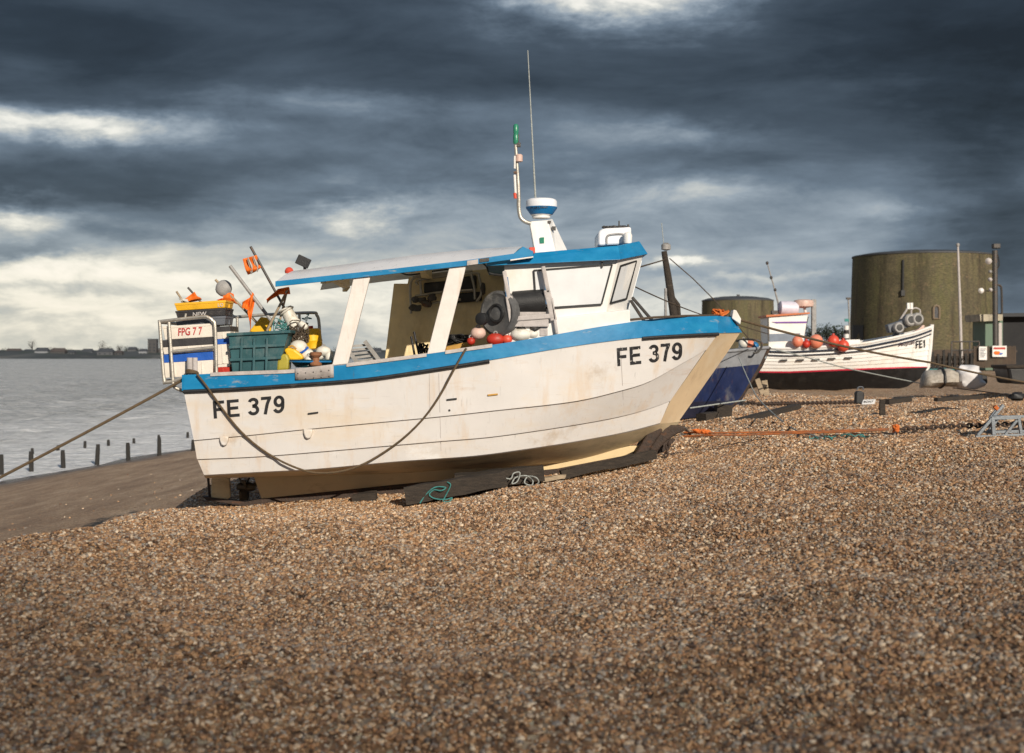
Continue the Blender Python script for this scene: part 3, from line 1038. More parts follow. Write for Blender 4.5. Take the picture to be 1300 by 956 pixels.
# pillars
for poly, y_ in (([(449, 352), (470.5, 349.5), (441.5, 462), (421.5, 464)], 16.88), ([(571, 337), (592.5, 334.5), (564.5, 447), (542, 450)], 16.88)):
    p = [W(a, b, y_) for a, b in poly]
    MB().prism(p, (0, .06, 0)).build('pillar', M['pillar'], boat, smooth=0, bevel=.008)
p = [W(a, b, 18.98) for a, b in [(500, 360), (528, 360), (524, 376), (511, 460), (488, 460)]]
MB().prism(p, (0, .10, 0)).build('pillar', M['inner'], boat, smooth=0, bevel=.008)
# closed far side of the shelter, stained yellow
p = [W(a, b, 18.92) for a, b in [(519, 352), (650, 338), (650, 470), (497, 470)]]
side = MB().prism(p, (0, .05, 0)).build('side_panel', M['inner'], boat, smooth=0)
# gear rack hung on that panel
rk = MB()
y_ = 18.80
for pts in ([(522, 398), (521, 362), (527, 352), (536, 349)], [(530, 362), (534, 355), (600, 347), (608, 352), (611, 372), (605, 383)], [(527, 376), (560, 371), (600, 368)],
            [(598, 347), (602, 365), (603, 380)], [(540, 386), (585, 380)], [(528, 352), (600, 344)], [(524, 352), (580, 345), (595, 346)], [(535, 375), (533, 352)]):
    rk.tube(smooth_curve([W(a, b, y_) for a, b in pts], 4), .017, 8)
rack = rk.build('gear_rack', M['steel'], side)
mb = MB()
for (x0, y0, x1, y1) in ((538, 358, 571, 372), (585, 351, 605, 369), (575, 372, 612, 384)):
    mb.prism([W(x0, y0 + 1, y_ + .02), W(x1, y0 - 2, y_ + .02), W(x1, y1 - 2, y_ + .02), W(x0, y1 + 1, y_ + .02)], (0, .1, 0))
mb.build('gear_case', M['black'], rack, smooth=0, bevel=.02)
mb = MB()
for k in range(9):
    rr = random.Random(k)
    mb.ball(W(524 + 3.2 * k, 386 + rr.uniform(-7, 7) - .6 * k, y_ - .03), .035 + rr.random() * .02, (1.2, .7, .9), 8, .5, k)
MB().ball(W(613, 366, y_), .06, (.7, .7, 1.5), 8, .4, 3).build('engine_fitting', M['darkmetal'], rack)
mb.build('engine_fitting', M['darkmetal'], rack)
MB().tube(smooth_curve([W(a, b, 18.75) for a, b in [(506, 345), (520, 349), (545, 345), (575, 341)]], 5), .012, 6).build('cable', M['seal'], canopy)
MB().tube(smooth_curve([W(a, b, 17.1) for a, b in [(612, 333), (618, 339), (622, 347), (640, 350)]], 5), .012, 6).build('cable', M['seal'], canopy)

# ---- wheelhouse
WA, WB = 17.05, 17.62
lo = [W(644, 440, WA), W(766.3, 410, WA), W(793.5, 408, WB)]
hi = [W(640, 330, WA), W(785.5, 327, WA), W(817, 320, WB)]
lo[0].x = hi[0].x
wl = MB()
ring = lambda r: r + [mir(p) for p in reversed(r)]
L0, H0 = ring(lo), ring(hi)
wl.add(L0 + H0, [(i, (i + 1) % 6, 6 + (i + 1) % 6, 6 + i) for i in range(6)] + [tuple(range(5, -1, -1)), tuple(range(6, 12))])
house = wl.build('wheelhouse', M['white'], boat, smooth=0, bevel=.012)


def ray_plane(px, py, p0, n_, lift=0.0):
    o = Vector((0, 0, CZ))
    dr = (W(px, py, 10) - o).normalized()
    t = (p0 - o).dot(n_) / dr.dot(n_)
    h = o + dr * t
    return h - n_ * lift * (1 if dr.dot(n_) > 0 else -1)


n_side = (lo[1] - lo[0]).cross(hi[1] - lo[1]).normalized()
n_fac = (lo[2] - lo[1]).cross(hi[1] - lo[1]).normalized()


def pane(poly, p0, n_, frame_edges, name='window'):
    pl = [ray_plane(x, y, p0, n_, .012) for x, y in poly]
    nn = n_ if n_.y > 0 else -n_
    w_ = MB().prism(pl, nn * .02).build(name, M['board'], house, smooth=0, bevel=.003)
    fm = MB()
    for i, j, r_ in frame_edges:
        a, b = ray_plane(*poly[i], p0, n_, .018), ray_plane(*poly[j], p0, n_, .018)
        fm.bar(a, b, .02, r_, up=nn)
        fm.bar(a, b, r_, .02, up=nn)
    fm.build('window_seal', M['seal'], w_, smooth=0)
    return w_


win = pane([(677.6, 343.5), (777, 335.8), (763.5, 386.5), (681, 392)], lo[1], n_side, [(0, 1, .016), (2, 3, .022), (0, 3, .008), (1, 2, .004)])
MB().tube([ray_plane(764, 333, lo[1], n_side, .03), ray_plane(764, 340, lo[1], n_side, .03)], .012, 6).build('window_catch', M['darkmetal'], win)
pane([(786.3, 337.3), (806, 331), (793.5, 379), (773.5, 384.5)], lo[1], n_fac, [(0, 1, .010), (1, 2, .016), (2, 3, .018), (3, 0, .009)])
# far panes and the three facing forward
mb = MB()
fc0, fc1 = lo[2], mir(lo[2])
mb.prism([p + Vector((.004, 0, 0)) for p in (lo[2].lerp(mir(lo[2]), .08).lerp(hi[2], .12), lo[2].lerp(mir(lo[2]), .92).lerp(mir(hi[2]), .12), mir(hi[2]).lerp(hi[2], .08).lerp(lo[2], .12), hi[2].lerp(mir(hi[2]), .08).lerp(lo[2], .12))], (.01, 0, 0))
mb.build('window', M['board'], house, smooth=0)
# lower coach: the wider box the wheelhouse stands on
p = [W(x, y, 16.98) for x, y in [(640, 440), (640, 411), (703, 403.5), (800, 392.5), (801, 425)]]
MB().prism(p, (0, 2 * (YC - 16.98), 0)).build('coach_box', M['white'], boat, smooth=0, bevel=.02)
# door opening in the after wall
MB().box(Vector((hi[0].x - .012, 18.1, 2.05)), (.02, .6, 1.1)).build('door', M['seal'], house, smooth=0)
# wheelhouse roof with its blue visor
ro = [W(617, 337.5, 16.92), W(787.5, 329.8, 16.94), W(822.5, 322.5, 17.60)]
rt = [W(620, 330.5, 17.02), W(784, 311.8, 17.04), W(811.5, 306, 17.66)]
rt[0].z = W(620, 326, 17.02).z
Lr, Hr = ring(ro), ring(rt)
MB().add(Lr + Hr, [(i, (i + 1) % 6, 6 + (i + 1) % 6, 6 + i) for i in range(6)] + [tuple(range(5, -1, -1)), tuple(range(6, 12))]).build('wheelhouse_roof', M['blue'], boat, smooth=0, bevel=.01)
p = [W(a, b, 16.9) for a, b in [(653, 323), (676, 318), (677, 325), (655, 329)]]
MB().prism([W(a, b, 16.84) for a, b in [(648, 329.5), (677, 325.3), (677, 326.8), (648, 331)]], (0, .3, 0)).build('roof_gutter', M['white'], boat, smooth=0)
MB().box(W(675.5, 318, 16.95), (.07, .07, .075)).build('side_light', M['redbuoy'], boat, smooth=0, bevel=.01)
# white box with an arched recess on the wheelhouse roof
lb = MB()
cx = W(780.5, 305, 17.6)
prof = []
for k in range(41):
    a = 2 * math.pi * k / 40
    c_, s_ = math.cos(a), math.sin(a)
    prof.append(cx + Vector((math.copysign(abs(c_) ** .35, c_) * .205, 0, math.copysign(abs(s_) ** .35, s_) * .105 + .05 + .03 * c_)))
lb.prism(prof[:-1], (0, .8, 0))
box = lb.build('roof_locker', M['roofwhite'], boat, smooth=30, bevel=.03)
MB().tube(smooth_curve([cx + Vector((x, -.008, z)) for x, z in [(-.10, -.05), (-.10, .03), (-.06, .065), (.08, .075), (.12, .05), (.12, -.03)]], 4), .012, 6).build('locker_handle', M['grey'], box)
mb = MB()
for k in range(8):
    rr = random.Random(k + 50)
    mb.ball(cx + Vector((-.13 + .042 * k, .1, .165 + .01 * rr.random())), .02 + .014 * rr.random(), (1.2, 1, .8), 8, .4, k)
mb.tube([cx + Vector((.06, .1, .16)), cx + Vector((.06, .1, .25))], .009, 6)
mb.tube([cx + Vector((.17, .05, .1)), cx + Vector((.17, .05, .2))], .012, 6)
mb.build('roof_clamp', M['darkmetal'], box)
MB().lathe([(.05, 0), (.055, .10), (.04, .13), (.0, .14)], W(797, 309, 17.5), (0, 0, 1), 14).build('searchlight', M['white'], boat)
# props forward of the wheelhouse
for q in ([(803, 378), (829, 408)], [(801, 382), (818, 408)]):
    MB().tube([W(*q[0], 17.5), W(*q[1], 17.25)], .02, 8).build('stay_bar', M['darkmetal'], boat)
# pedestal
pn = [W(680, 326, 17.72), W(706, 323, 17.72), W(695.5, 279.5, 17.80), W(672, 281, 17.80)]
pf = [W(721, 319, 18.0), W(701, 277.5, 18.0)]
base = [pn[0], pn[1], pf[0], mir(pn[1]), mir(pn[0])]
top = [pn[3], pn[2], pf[1], mir(pn[2]), mir(pn[3])]
ped = MB().add(base + top, [(i, (i + 1) % 5, 5 + (i + 1) % 5, 5 + i) for i in range(5)] + [(4, 3, 2, 1, 0), (5, 6, 7, 8, 9)]).build('radar_pedestal', M['white'], boat, smooth=0, bevel=.01)
MB().prism([W(x, y, 17.735) for x, y in [(685.5, 301.5), (690.8, 301.2), (690.8, 308.5), (685.5, 308.8)]], (0, .03, 0)).build('access_plug', M['green'], ped, smooth=0)
MB().box(W(703, 290, 17.82), (.05, .04, .05)).build('pedestal_bracket', M['darkmetal'], ped, smooth=0)
MB().box(W(697.5, 282, 17.8), (.04, .04, .03)).build('pedestal_bracket', M['darkmetal'], ped, smooth=0)
# radar dome
c = W(687, 277, 18.0)
MB().lathe([(.115, 0), (.115, .03), (.13, .035), (.13, .05)], c, n=24).build('radar_base', M['white'], ped)
c = W(687.5, 272, 18.0)
dome = MB().lathe([(.14, 0), (.195, .075), (.197, .10), (.197, .155), (.185, .18), (.15, .195), (0, .205)], c, n=36).build('radar_dome', M['roofwhite'], ped, smooth=50)
MB().lathe([(.142, -.004), (.1985, .073), (.200, .088), (.198, .09)], c, n=36).build('radar_band', M['brandblue'], dome, smooth=50)


def on_dome(px, py):
    o = Vector((0, 0, CZ))
    dr = (W(px, py, 10) - o).normalized()
    rr = .1995
    ox, oy = o.x - c.x, o.y - c.y
    A = dr.x ** 2 + dr.y ** 2
    B = ox * dr.x + oy * dr.y
    C_ = ox * ox + oy * oy - rr * rr
    t = (-B - math.sqrt(max(0, B * B - A * C_))) / A
    return o + dr * t


lettering('radar_lettering', 'FURUNO', [(673.5, 265.6), (695.5, 263.9), (695.5, 261.0), (673.5, 262.6)], M['letter'], dome, on_dome, offset=.03, spacing=1.15)
# bent pipe mast with its lamps
pts = smooth_curve([W(a, b, 17.8) for a, b in [(674, 284), (666, 281), (660.5, 275), (658.5, 262), (658.4, 250), (657, 220), (654.5, 184)]], 6)
mast = MB().tube(pts, [.026] * (len(pts) - 8) + [.021] * 8, 10).build('mast', M['steel'], boat)
MB().lathe([(.03, 0), (.036, .02), (.036, .10), (.03, .13), (.034, .14), (.034, .23), (.02, .25)], W(655, 183, 17.8), n=14).build('all_round_light', M['green'], mast)
MB().box(W(658.5, 184, 17.8), (.05, .06, .05)).box(W(657.6, 176, 17.8), (.03, .04, .10)).build('mast_bracket', M['darkmetal'], mast, smooth=0)
MB().box(W(654, 219, 17.78), (.04, .05, .03)).build('mast_bracket', M['darkmetal'], mast, smooth=0)
MB().lathe([(.02, 0), (.045, .01), (.045, .085), (.03, .10)], W(659, 206, 17.78), n=12).build('mast_lamp', M['pink'], mast)
MB().tube([W(653.2, 222, 17.76), W(654.5, 246, 17.76)], .016, 8).tube([W(653.4, 198, 17.76), W(653.4, 214, 17.76)], .013, 8).build('mast_sleeve', M['white'], mast)
MB().tube([W(653.5, 245, 17.75), W(654.3, 252, 17.75)], .02, 8).build('mast_band', M['redbuoy'], mast)
MB().tube([W(681, 262, 18.2), W(679.6, 249, 18.2), W(676, 180, 18.2), W(670, 64, 18.2)], [.02, .013, .010, .006], 8).build('whip_antenna', M['palerope'], boat)

# ---- pot hauler beside the wheelhouse
y_ = 16.93
hf = MB()
for a, b, w_ in (((640, 344), (646, 378), .05), ((646, 376), (651, 410), .085), ((689.5, 338), (696, 372), .05), ((694, 368), (703, 407), .08), ((700, 378), (707, 424), .035)):
    hf.bar(W(*a, y_), W(*b, y_), .05, w_, up=(1, 0, .2))
hf.bar(W(650, 405, y_), W(703, 401, y_), .06, .06)
hf.bar(W(655, 412, y_ + .1), W(655, 430, y_ + .1), .1, .12)
hf.bar(W(690, 408, y_ + .1), W(690, 427, y_ + .1), .1, .12)
hf.box(W(674, 410, y_ + .1), (.42, .22, .10))
haul = hf.build('pot_hauler', M['cap'], boat, smooth=0, bevel=.012)
a, b = W(651, 386, y_ + .16), W(692, 382.5, y_ + .16)
MB().lathe([(.13, 0), (.155, .01), (.155, (b - a).length - .01), (.13, (b - a).length)], a, (b - a), 24).build('drum', M['black'], haul)
MB().box((a + b) / 2 + Vector((0, -.10, -.15)), (.40, .05, .07)).build('drum_tray', M['cap'], haul, smooth=0)
ax = Vector((-.62, -.78, .0))
sc = W(634, 398, y_ + .12)
rows = []
sv = MB().lathe([(.10, -.05), (.26, -.07), (.275, -.05), (.275, .03), (.24, .05), (.20, .03), (.09, .035), (.08, .06), (.03, .065)], sc, ax, 28)
sv.build('sheave', M['guard'], haul, smooth=30)
MB().torus(sc + ax * .06, .10, .02, ax, 20, 8).build('sheave_ring', M['black'], haul)
MB().lathe([(.06, 0), (.075, .01), (.075, .07), (.05, .08)], W(614, 405, y_), (-.5, -.85, 0), 18).build('guide_roller', M['black'], haul)
MB().prism([W(x, y, y_ - .02) for x, y in [(640, 349), (645, 352), (649, 384), (643, 384)]], (0, .03, 0)).build('paint_remnant', M['brandblue'], haul, smooth=0)
mb = MB().prism([W(x, y, y_ - .02) for x, y in [(691, 352), (695, 354), (699, 386), (693, 386)]], (0, .03, 0))
mb.build('paint_remnant', M['brandblue'], haul, smooth=0)
mb = MB()
for k in range(16):
    rr = random.Random(k + 200)
    mb.ball(W(646 + rr.uniform(0, 58), 411 + rr.uniform(-5, 9), y_ + rr.uniform(.05, .2)), .03 + .03 * rr.random(), (1.3, .8, .8), 8, .5, k)
mb.build('hydraulic_block', M['darkmetal'], haul)

# ---- rail cage over the stern
rc = MB()
yn, yf = 17.0, 18.95


def rail(pts, r_=.021, d_=yn, n_=5):
    rc.tube(smooth_curve([W(a, b, d_) for a, b in pts], n_), r_, 8)


rail([(209, 485), (207, 470), (202.8, 412), (203, 408.8), (206, 408), (255, 402.5), (264, 403), (270, 407.5), (273, 416), (274.8, 473)])
rail([(214.5, 409), (220, 490)])
rail([(218, 446.5), (272.5, 441)])
rail([(207, 486), (221, 484), (233, 480)])
rail([(219, 488), (224, 493), (234, 497)])
rail([(235, 403.5), (236, 398)], .014)
rail([(293, 470), (293, 404), (300, 402.5), (339, 399.5), (395, 397), (402, 400), (405, 410), (406.5, 440)], .021, yf)
rail([(301, 402), (302, 440)], .018, yf)
rail([(380, 397.5), (381, 440)], .018, yf)
rail([(385, 434), (406, 433)], .016, yf)
for (a, b) in (((203, 409), (207, 404)),):
    pass
rc.tube([W(203, 409, yn), Vector((W(203, 409, yn).x, yf, W(203, 409, yn).z))], .021, 8)
rc.tube([W(208, 484, yn), Vector((W(208, 484, yn).x, yf, W(208, 484, yn).z))], .021, 8)
rc.tube([Vector((W(203, 409, yn).x, yf, W(203, 409, yn).z)), W(293, 404, yf)], .021, 8)
MB.build(rc, 'stern_rail', M['steel'], boat)
bi = MB().tube([W(241, 476, 16.95), W(241, 454, 16.95)], .035, 10).tube([W(247.5, 476, 16.95), W(247.5, 454, 16.95)], .032, 10)
bi.build('mooring_bitt', M['cap'], boat)
MB().lathe([(.07, 0), (.075, .02), (.045, .05), (.04, .09), (.07, .12), (.075, .15), (.06, .16)], W(401, 464, 16.9), n=16).build('bollard', mat('rusty_bollard', (.26, .11, .05), .7, var=.3, bump=.3), boat)
# foredeck fittings
MB().prism([W(x, y, 17.9) for x, y in [(929, 404), (931, 393), (935, 394), (941, 405), (940, 412)]], (0, .2, 0)).build('bow_roller', M['white'], boat, smooth=0, bevel=.01)
# ------------------------------------------------------------------ gear in the boat
TILT = R(-3.6)


def crate(kind, label, px0, px1, y0, y1, d, depth, body, rim, rimh=.3, text=None, textcol=None, group='fish crates stacked at the stern', ribs=3):
    """photo box px0..px1 wide, y0 (top)..y1 (bottom) of its near face at distance d; an open tapered fish box"""
    a, b = W(px0, (y0 + y1) / 2, d), W(px1, (y0 + y1) / 2, d)
    w_, h_ = (b - a).length, (y1 - y0) * d / F
    c = (a + b) / 2 + Vector((0, depth / 2, -h_ / 2))
    o = thing(kind, c, label, 'crate', group)
    o.rotation_euler = (0, TILT, 0)
    rh = h_ * rimh

    def loop(w2, d2, z):
        return [c + Vector((sx * w2 / 2, sy * d2 / 2, z)) for sx, sy in ((-1, -1), (1, -1), (1, 1), (-1, 1))]
    bo = loop(w_ * .94, depth * .94, 0)
    tp = loop(w_ * .985, depth * .985, h_ - rh)
    ti = loop(w_ * .93, depth * .93, h_ - rh)
    bi_ = loop(w_ * .89, depth * .89, .02)
    mb = MB().grid([bo, tp, ti, bi_], True)
    mb.f += [(3, 2, 1, 0), (12, 13, 14, 15)]
    for k in range(ribs):
        u = (k + .7) / (ribs + .4)
        for y_, s in ((-depth * .475, 1), (depth * .475, -1)):
            mb.box(c + Vector(((u - .5) * w_ * .92, y_, (h_ - rh) / 2)), (.018, .022, (h_ - rh) * .96))
    for s in (-1, 1):
        mb.box(c + Vector((s * w_ * .478, 0, (h_ - rh) / 2)), (.02, .03, (h_ - rh) * .9))
    mb.build('crate_body', M[body], o, smooth=0, bevel=.006)
    r0, r1 = loop(w_, depth, h_ - rh), loop(w_ * 1.005, depth * 1.005, h_ - .004)
    r2, r3 = loop(w_ * .93, depth * .93, h_ - .004), loop(w_ * .92, depth * .92, h_ - rh)
    mb = MB().grid([r0, r1, r2, r3, r0], True)
    rim_ = mb.build('crate_rim', M[rim], o, smooth=0, bevel=.005)
    if text:
        s, u0, u1, v0, v1, m_ = text
        uv, fs = text_geo(s, offset=.02, shear=.1)
        vs = [c + Vector(((u0 + (u1 - u0) * u - .5) * w_, -depth / 2 - .004 if v0 > (1 - rimh) else -depth * .4925 - .004, h_ * (v0 + (v1 - v0) * v))) for u, v in uv]
        MB().add(vs, fs).build('crate_lettering', m_, o, smooth=0, recalc=False)
    return o


redink = mat('red_marker', (.42, .03, .03), .6, bump=0)
paleink = mat('pale_print', (.45, .42, .40), .6, bump=0)
crate('fish_crate', 'white fish crate with blue rim, lowest of the front stern stack behind the rail', 207.5, 272, 448, 478, 17.05, .42, 'cratewhite', 'crateblue', .36)
crate('fish_crate', 'white fish crate with black rim, third from the top behind red lettered crate', 206, 272, 429.5, 448, 17.05, .42, 'cratewhite', 'crateblack', .52)['label'] = 'white fish crate with wide black rim, resting on the blue rimmed crate'
crate('fish_crate', 'white fish crate with handwritten red letters on its front', 207, 272, 412, 429.5, 17.05, .42, 'cratewhite', 'cratewhite', .2, ('FPG 7 7', .30, .78, .22, .78, redink), ribs=0)
crate('fish_crate', 'red fish crate at the foot of the inner stern stack, against teal bin', 273.5, 293, 462, 478, 17.12, .5, 'red', 'cratewhite', .25, ribs=1)
crate('fish_crate', 'white fish crate with small blue rim, resting on the red crate', 273.5, 293, 430, 462, 17.12, .5, 'cratewhite', 'crateblue', .22, ribs=1)
crate('fish_crate', 'narrow white fish crate with black rim, high in the inner stern stack', 273.5, 293, 414, 430, 17.12, .5, 'cratewhite', 'crateblack', .45, ribs=1)
crate('fish_crate', 'slate grey fish crate near the top of the stern stack', 223, 287, 402.5, 414, 17.1, .5, 'crategrey', 'crategrey', .3)
crate('fish_crate', 'black fish crate with pale print, directly under the yellow crate', 223, 287, 392.5, 402.5, 17.1, .5, 'crateblack', 'crateblack', .3, ('NEW', .34, .62, .12, .66, paleink), ribs=0)
crate('fish_crate', 'yellow fish crate on top of the stern stack', 222, 287, 382.5, 392.5, 17.1, .5, 'crateyellow', 'crateyellow', .35, ('LO', .84, .95, .15, .6, paleink), ribs=0)
# teal bin
a, b = W(290, 475, 16.98), W(353, 474, 16.98)
o = thing('bin', (a + b) / 2 + Vector((0, .35, 0)), 'large dark teal plastic bin with moulded ribs, between crates and floats', 'bin')
mb = MB()


def lp(x0, x1, y, y0, y1, t=0.0):
    p, q = W(x0, y, 16.98), W(x1, y - t, 16.98)
    return [Vector((p.x, y0, p.z)), Vector((q.x, y0, q.z)), Vector((q.x, y1, q.z)), Vector((p.x, y1, p.z))]


mb.grid([lp(294, 351, 475, 17.02, 17.72), lp(290, 366, 426, 16.98, 17.78, 3), lp(293, 363, 426, 17.02, 17.74, 3), lp(297, 348, 470, 17.06, 17.68)], True)
mb.f += [(3, 2, 1, 0), (12, 13, 14, 15)]
body = mb.build('bin_body', M['teal'], o, smooth=0, bevel=.01)
mb = MB()
mb.grid([lp(288, 369, 427, 16.95, 17.81, 4), lp(288, 369, 423, 16.95, 17.81, 4), lp(292, 364, 423, 17.02, 17.74, 4), lp(292, 364, 427, 17.02, 17.74, 4), lp(288, 369, 427, 16.95, 17.81, 4)], True)
mb.build('bin_rim', M['teal'], o, smooth=0, bevel=.008)
for yy, x0, x1 in ((441, 290.5, 362), (457, 292, 357)):
    MB().bar(W(x0, yy, 16.975), W(x1, yy - 3, 16.975), .03, .035).build('bin_rib', M['teal'], body, smooth=0, bevel=.006)
for xx in (307, 323, 339):
    MB().bar(W(xx, 429, 16.972), W(xx - 1, 472, 16.972), .03, .03, up=(1, 0, 0)).build('bin_rib', M['teal'], body, smooth=0, bevel=.006)


# dan buoys with their flags
def flag_mesh(quad, d, amp, seed, nu=14, nv=9, rows=None):
    rr = random.Random(seed)
    ph = rr.random() * 6
    tl, tr, br, bl = [Vector((q[0], q[1], 0)) for q in quad]
    mb = MB()
    g = []
    for i in range(nu + 1):
        u = i / nu
        r_ = []
        for j in range(nv + 1):
            v = j / nv
            p = tl.lerp(tr, u).lerp(bl.lerp(br, u), v)
            w_ = amp * math.sin(ph + u * 7 + v * 2.2) * (.25 + u) + amp * .5 * math.sin(ph * 2 + v * 7 - u * 3)
            r_.append(W(p.x + 1.3 * math.sin(v * 5 + ph) * u, p.y + 1.2 * math.sin(u * 6 + ph), d + w_))
        g.append(r_)
    mb.grid(g)
    return mb


def dan(label, pole, d, r_, flags, floats=(), m_='darkmetal', pm=None):
    (a, b) = pole
    base = W(*b, d)
    o = thing('dan_buoy', base, label, 'marker buoy', 'dan buoys standing at the stern')
    MB().tube([base, W(*a, d)], r_, 8).build('pole', pm or M[m_], o)
    for q, mat_, sd in flags:
        flag_mesh(q, d - .02, .03, sd).build('flag', mat_, o, smooth=60, solid=.004)
    for (x, y, rr, s) in floats:
        MB().ball(W(x, y, d), rr, s, 18, .06).build('float', M['grey'], o, smooth=60)
    return o


dan('dan buoy with small white flag, leftmost of those over the crates', ((224, 370), (240, 394)), 17.75, .014, [(((227, 378), (229.5, 385), (243, 390), (238, 379)), M['float'], 1)], pm=M['palewood'])
dan('dan buoy with short black pole and square orange flag above the yellow crate', ((238.5, 365), (268, 398)), 17.85, .013, [(((247, 371), (257, 381), (236, 386), (235, 380)), M['orange'], 2)])
dan('dan buoy with a round grey disc float and an orange flag', ((273.5, 355), (336, 420)), 17.9, .016, [(((283, 372), (295, 372), (301, 385), (284, 385)), M['orange'], 3), (((283, 378), (284, 385), (277, 384), (275, 381)), M['orange'], 9)], [(284, 366, .105, (1, .55, 1))], pm=M['palewood'])
dan('dan buoy with long grey pole and torn orange flag hanging down', ((292, 337.5), (348, 412)), 17.6, .022, [(((319, 369), (322.5, 377), (318.5, 421), (314, 393)), M['orange'], 4), (((318, 378), (316, 394), (306, 391), (308, 384)), M['orange'], 5)], pm=M['grey'])
o = dan('dan buoy with tall black pole and striped orange flag, highest of all', ((318, 313), (366, 400)), 17.7, .016, [(((326, 325), (333, 341), (315, 350), (308, 330)), M['orange'], 6)])
for k, (x0, x1) in enumerate(((313.5, 316.5), (320.5, 323.5))):
    yo = 326 + .2 * (x0 - 313)
    flag_mesh(((x0, 330.5 - (x0 - 308) * .28), (x1, 330 - (x1 - 308) * .28), (x1 + 5, 349 - (x1 - 308) * .36), (x0 + 5, 349.5 - (x0 - 308) * .36)), 17.66, .02, 6).build('flag_stripe', M['orangestripe'], o, smooth=60, solid=.003)
dan('dan buoy with brown pole and ragged orange flag below the canopy corner', ((366, 366), (339, 420)), 17.4, .016, [(((366.5, 363), (367.5, 372), (352, 373), (352, 366)), M['orange'], 7), (((353, 366), (353, 373), (339, 384), (338, 379)), M['orange'], 8)], pm=M['palewood'])
dan('bare brown dan buoy pole leaning among the white floats', ((365, 367), (354, 412)), 17.5, .013, [], pm=M['palewood'])
# yellow board and drum
MB().prism([W(x, y, 17.85) for x, y in [(316, 421), (331, 402), (343, 404), (345, 412), (343, 422), (330, 423)]], (0, .05, 0)).build('board', M['yellow'], None, smooth=0, bevel=.012, origin=W(331, 422, 17.85))
tag(bpy.data.objects['board'], 'bent yellow plastic board standing up behind the teal bin', 'board')


def single(name, mb, m_, origin, label, cat, group=None, **kw):
    o = mb.build(name, m_, None, origin=origin, **kw)
    return tag(o, label, cat, group)


o = thing('drum', W(398, 441, 18.4), 'bright yellow plastic drum inside the rail near the canopy', 'drum')
c = W(398, 444, 18.4)
MB().lathe([(.10, 0), (.125, .015), (.125, .10), (.132, .11), (.125, .12), (.125, .24), (.10, .27), (.05, .275)], c, (-.12, 0, 1), 24).build('drum_body', M['yellow'], o, smooth=40)
MB().lathe([(.03, .27), (.03, .31), (.0, .31)], c, (-.12, 0, 1), 12).build('drum_cap', M['red'], o)
# rolled net float bundle
mb = MB()
mb.tube([W(361, 392, 17.5), W(364, 395, 17.5), W(371, 408, 17.5), W(377, 420, 17.5), W(380, 425, 17.5)], [.04, .075, .085, .08, .05], 14)
for k in range(6):
    u = .12 + .15 * k
    pp_ = smooth_curve([W(361, 392, 17.5), W(364, 395, 17.5), W(371, 408, 17.5), W(377, 420, 17.5), W(380, 425, 17.5)], 6)
    q_ = pp_[int(u * (len(pp_) - 1))]
    mb.torus(q_, .08 + .012 * math.sin(k * 2.2), .012, (.45 + .2 * math.sin(k), 0, -.9), 16, 6)
single('net_roll', mb, M['float'], W(371, 410, 17.5), 'long pale roll of netting leaning against the rail', 'net')
mb = MB()
for k in range(7):
    rr = random.Random(k + 20)
    mb = MB()
    cc = W(372 + rr.uniform(-6, 14), 424 + rr.uniform(-14, 10), 17.45 + rr.uniform(-.1, .1))
    mb.lathe([(.015, -.06), (.035, -.05), (.042, 0), (.035, .05), (.015, .06)], cc, (rr.uniform(-1, 1), rr.uniform(-.4, .4), rr.uniform(-1, 1)), 12)
    single('net_float', mb, M['float'] if k % 3 else M['grey'], cc, 'small worn net float in the heap under the pale net roll', 'float', 'small net floats heaped by the stern rail')
nt_ = MB()
rr = random.Random(77)
pts = []
for k in range(60):
    pts.append(W(345 + 28 * rr.random() ** .8, 404 + 26 * rr.random(), 17.42 + .15 * rr.random()))
nt_.tube(smooth_curve(pts, 4), .0055, 5)
single('tangled_line', nt_, M['tealrope'], W(350, 425, 17.45), 'tangled teal fishing line draped over the right end of teal bin', 'line')
nt_ = MB()
pts = [W(366 + 26 * rr.random(), 408 + 30 * rr.random() ** .7, 17.3 + .2 * rr.random()) for k in range(90)]
nt_.tube(smooth_curve(pts, 4), .007, 5)
single('net_heap', nt_, M['darkrope'], W(379, 430, 17.4), 'dark netting tangled among the white floats at the stern', 'net')
nt_ = MB()
pts = [W(389 + 9 * math.sin(k * 2.1) * rr.random(), 398 + 1.1 * k + 4 * rr.random(), 18.9) for k in range(26)]
nt_.tube(smooth_curve(pts, 4), .006, 5)
single('tangled_line', nt_, M['tealrope'], W(390, 400, 18.9), 'green twine knotted round the top of the far stern rail', 'line')
o = thing('float_ball', W(379, 447, 17.3), 'big white net ball behind the yellow container', 'float')
MB().ball(W(379, 441, 17.3), .105, (1.05, 1, .85), 20).build('ball_body', M['float'], o)
MB().tube(smooth_curve([W(375, 449, 17.2), W(384, 447, 17.18), W(391, 441, 17.2)], 4), .014, 6).build('ball_rope', M['crateblue'], o)
o = thing('jerry_can', W(359, 470, 17.0), 'olive yellow container squeezed between teal bin and gunwale', 'container')
mb = MB().prism([W(x, y, 17.0) for x, y in [(351, 471), (352, 455), (357, 449.5), (364, 449), (367, 456), (366, 470)]], (0, .22, 0))
mb.build('can_body', M['olive'], o, smooth=0, bevel=.025)
MB().lathe([(.02, 0), (.022, .03), (0, .03)], W(359, 450, 17.1), (.1, 0, 1), 10).build('can_cap', M['black'], o)
o = thing('jerry_can', W(372, 458, 17.15), 'yellow container lying on its side on top of the olive one', 'container')
MB().prism([W(x, y, 17.1) for x, y in [(360, 444), (365, 441), (374, 443.5), (384, 451), (385, 456), (376, 458), (367, 457)]], (0, .2, 0)).build('can_body', M['yellow'], o, smooth=0, bevel=.03)
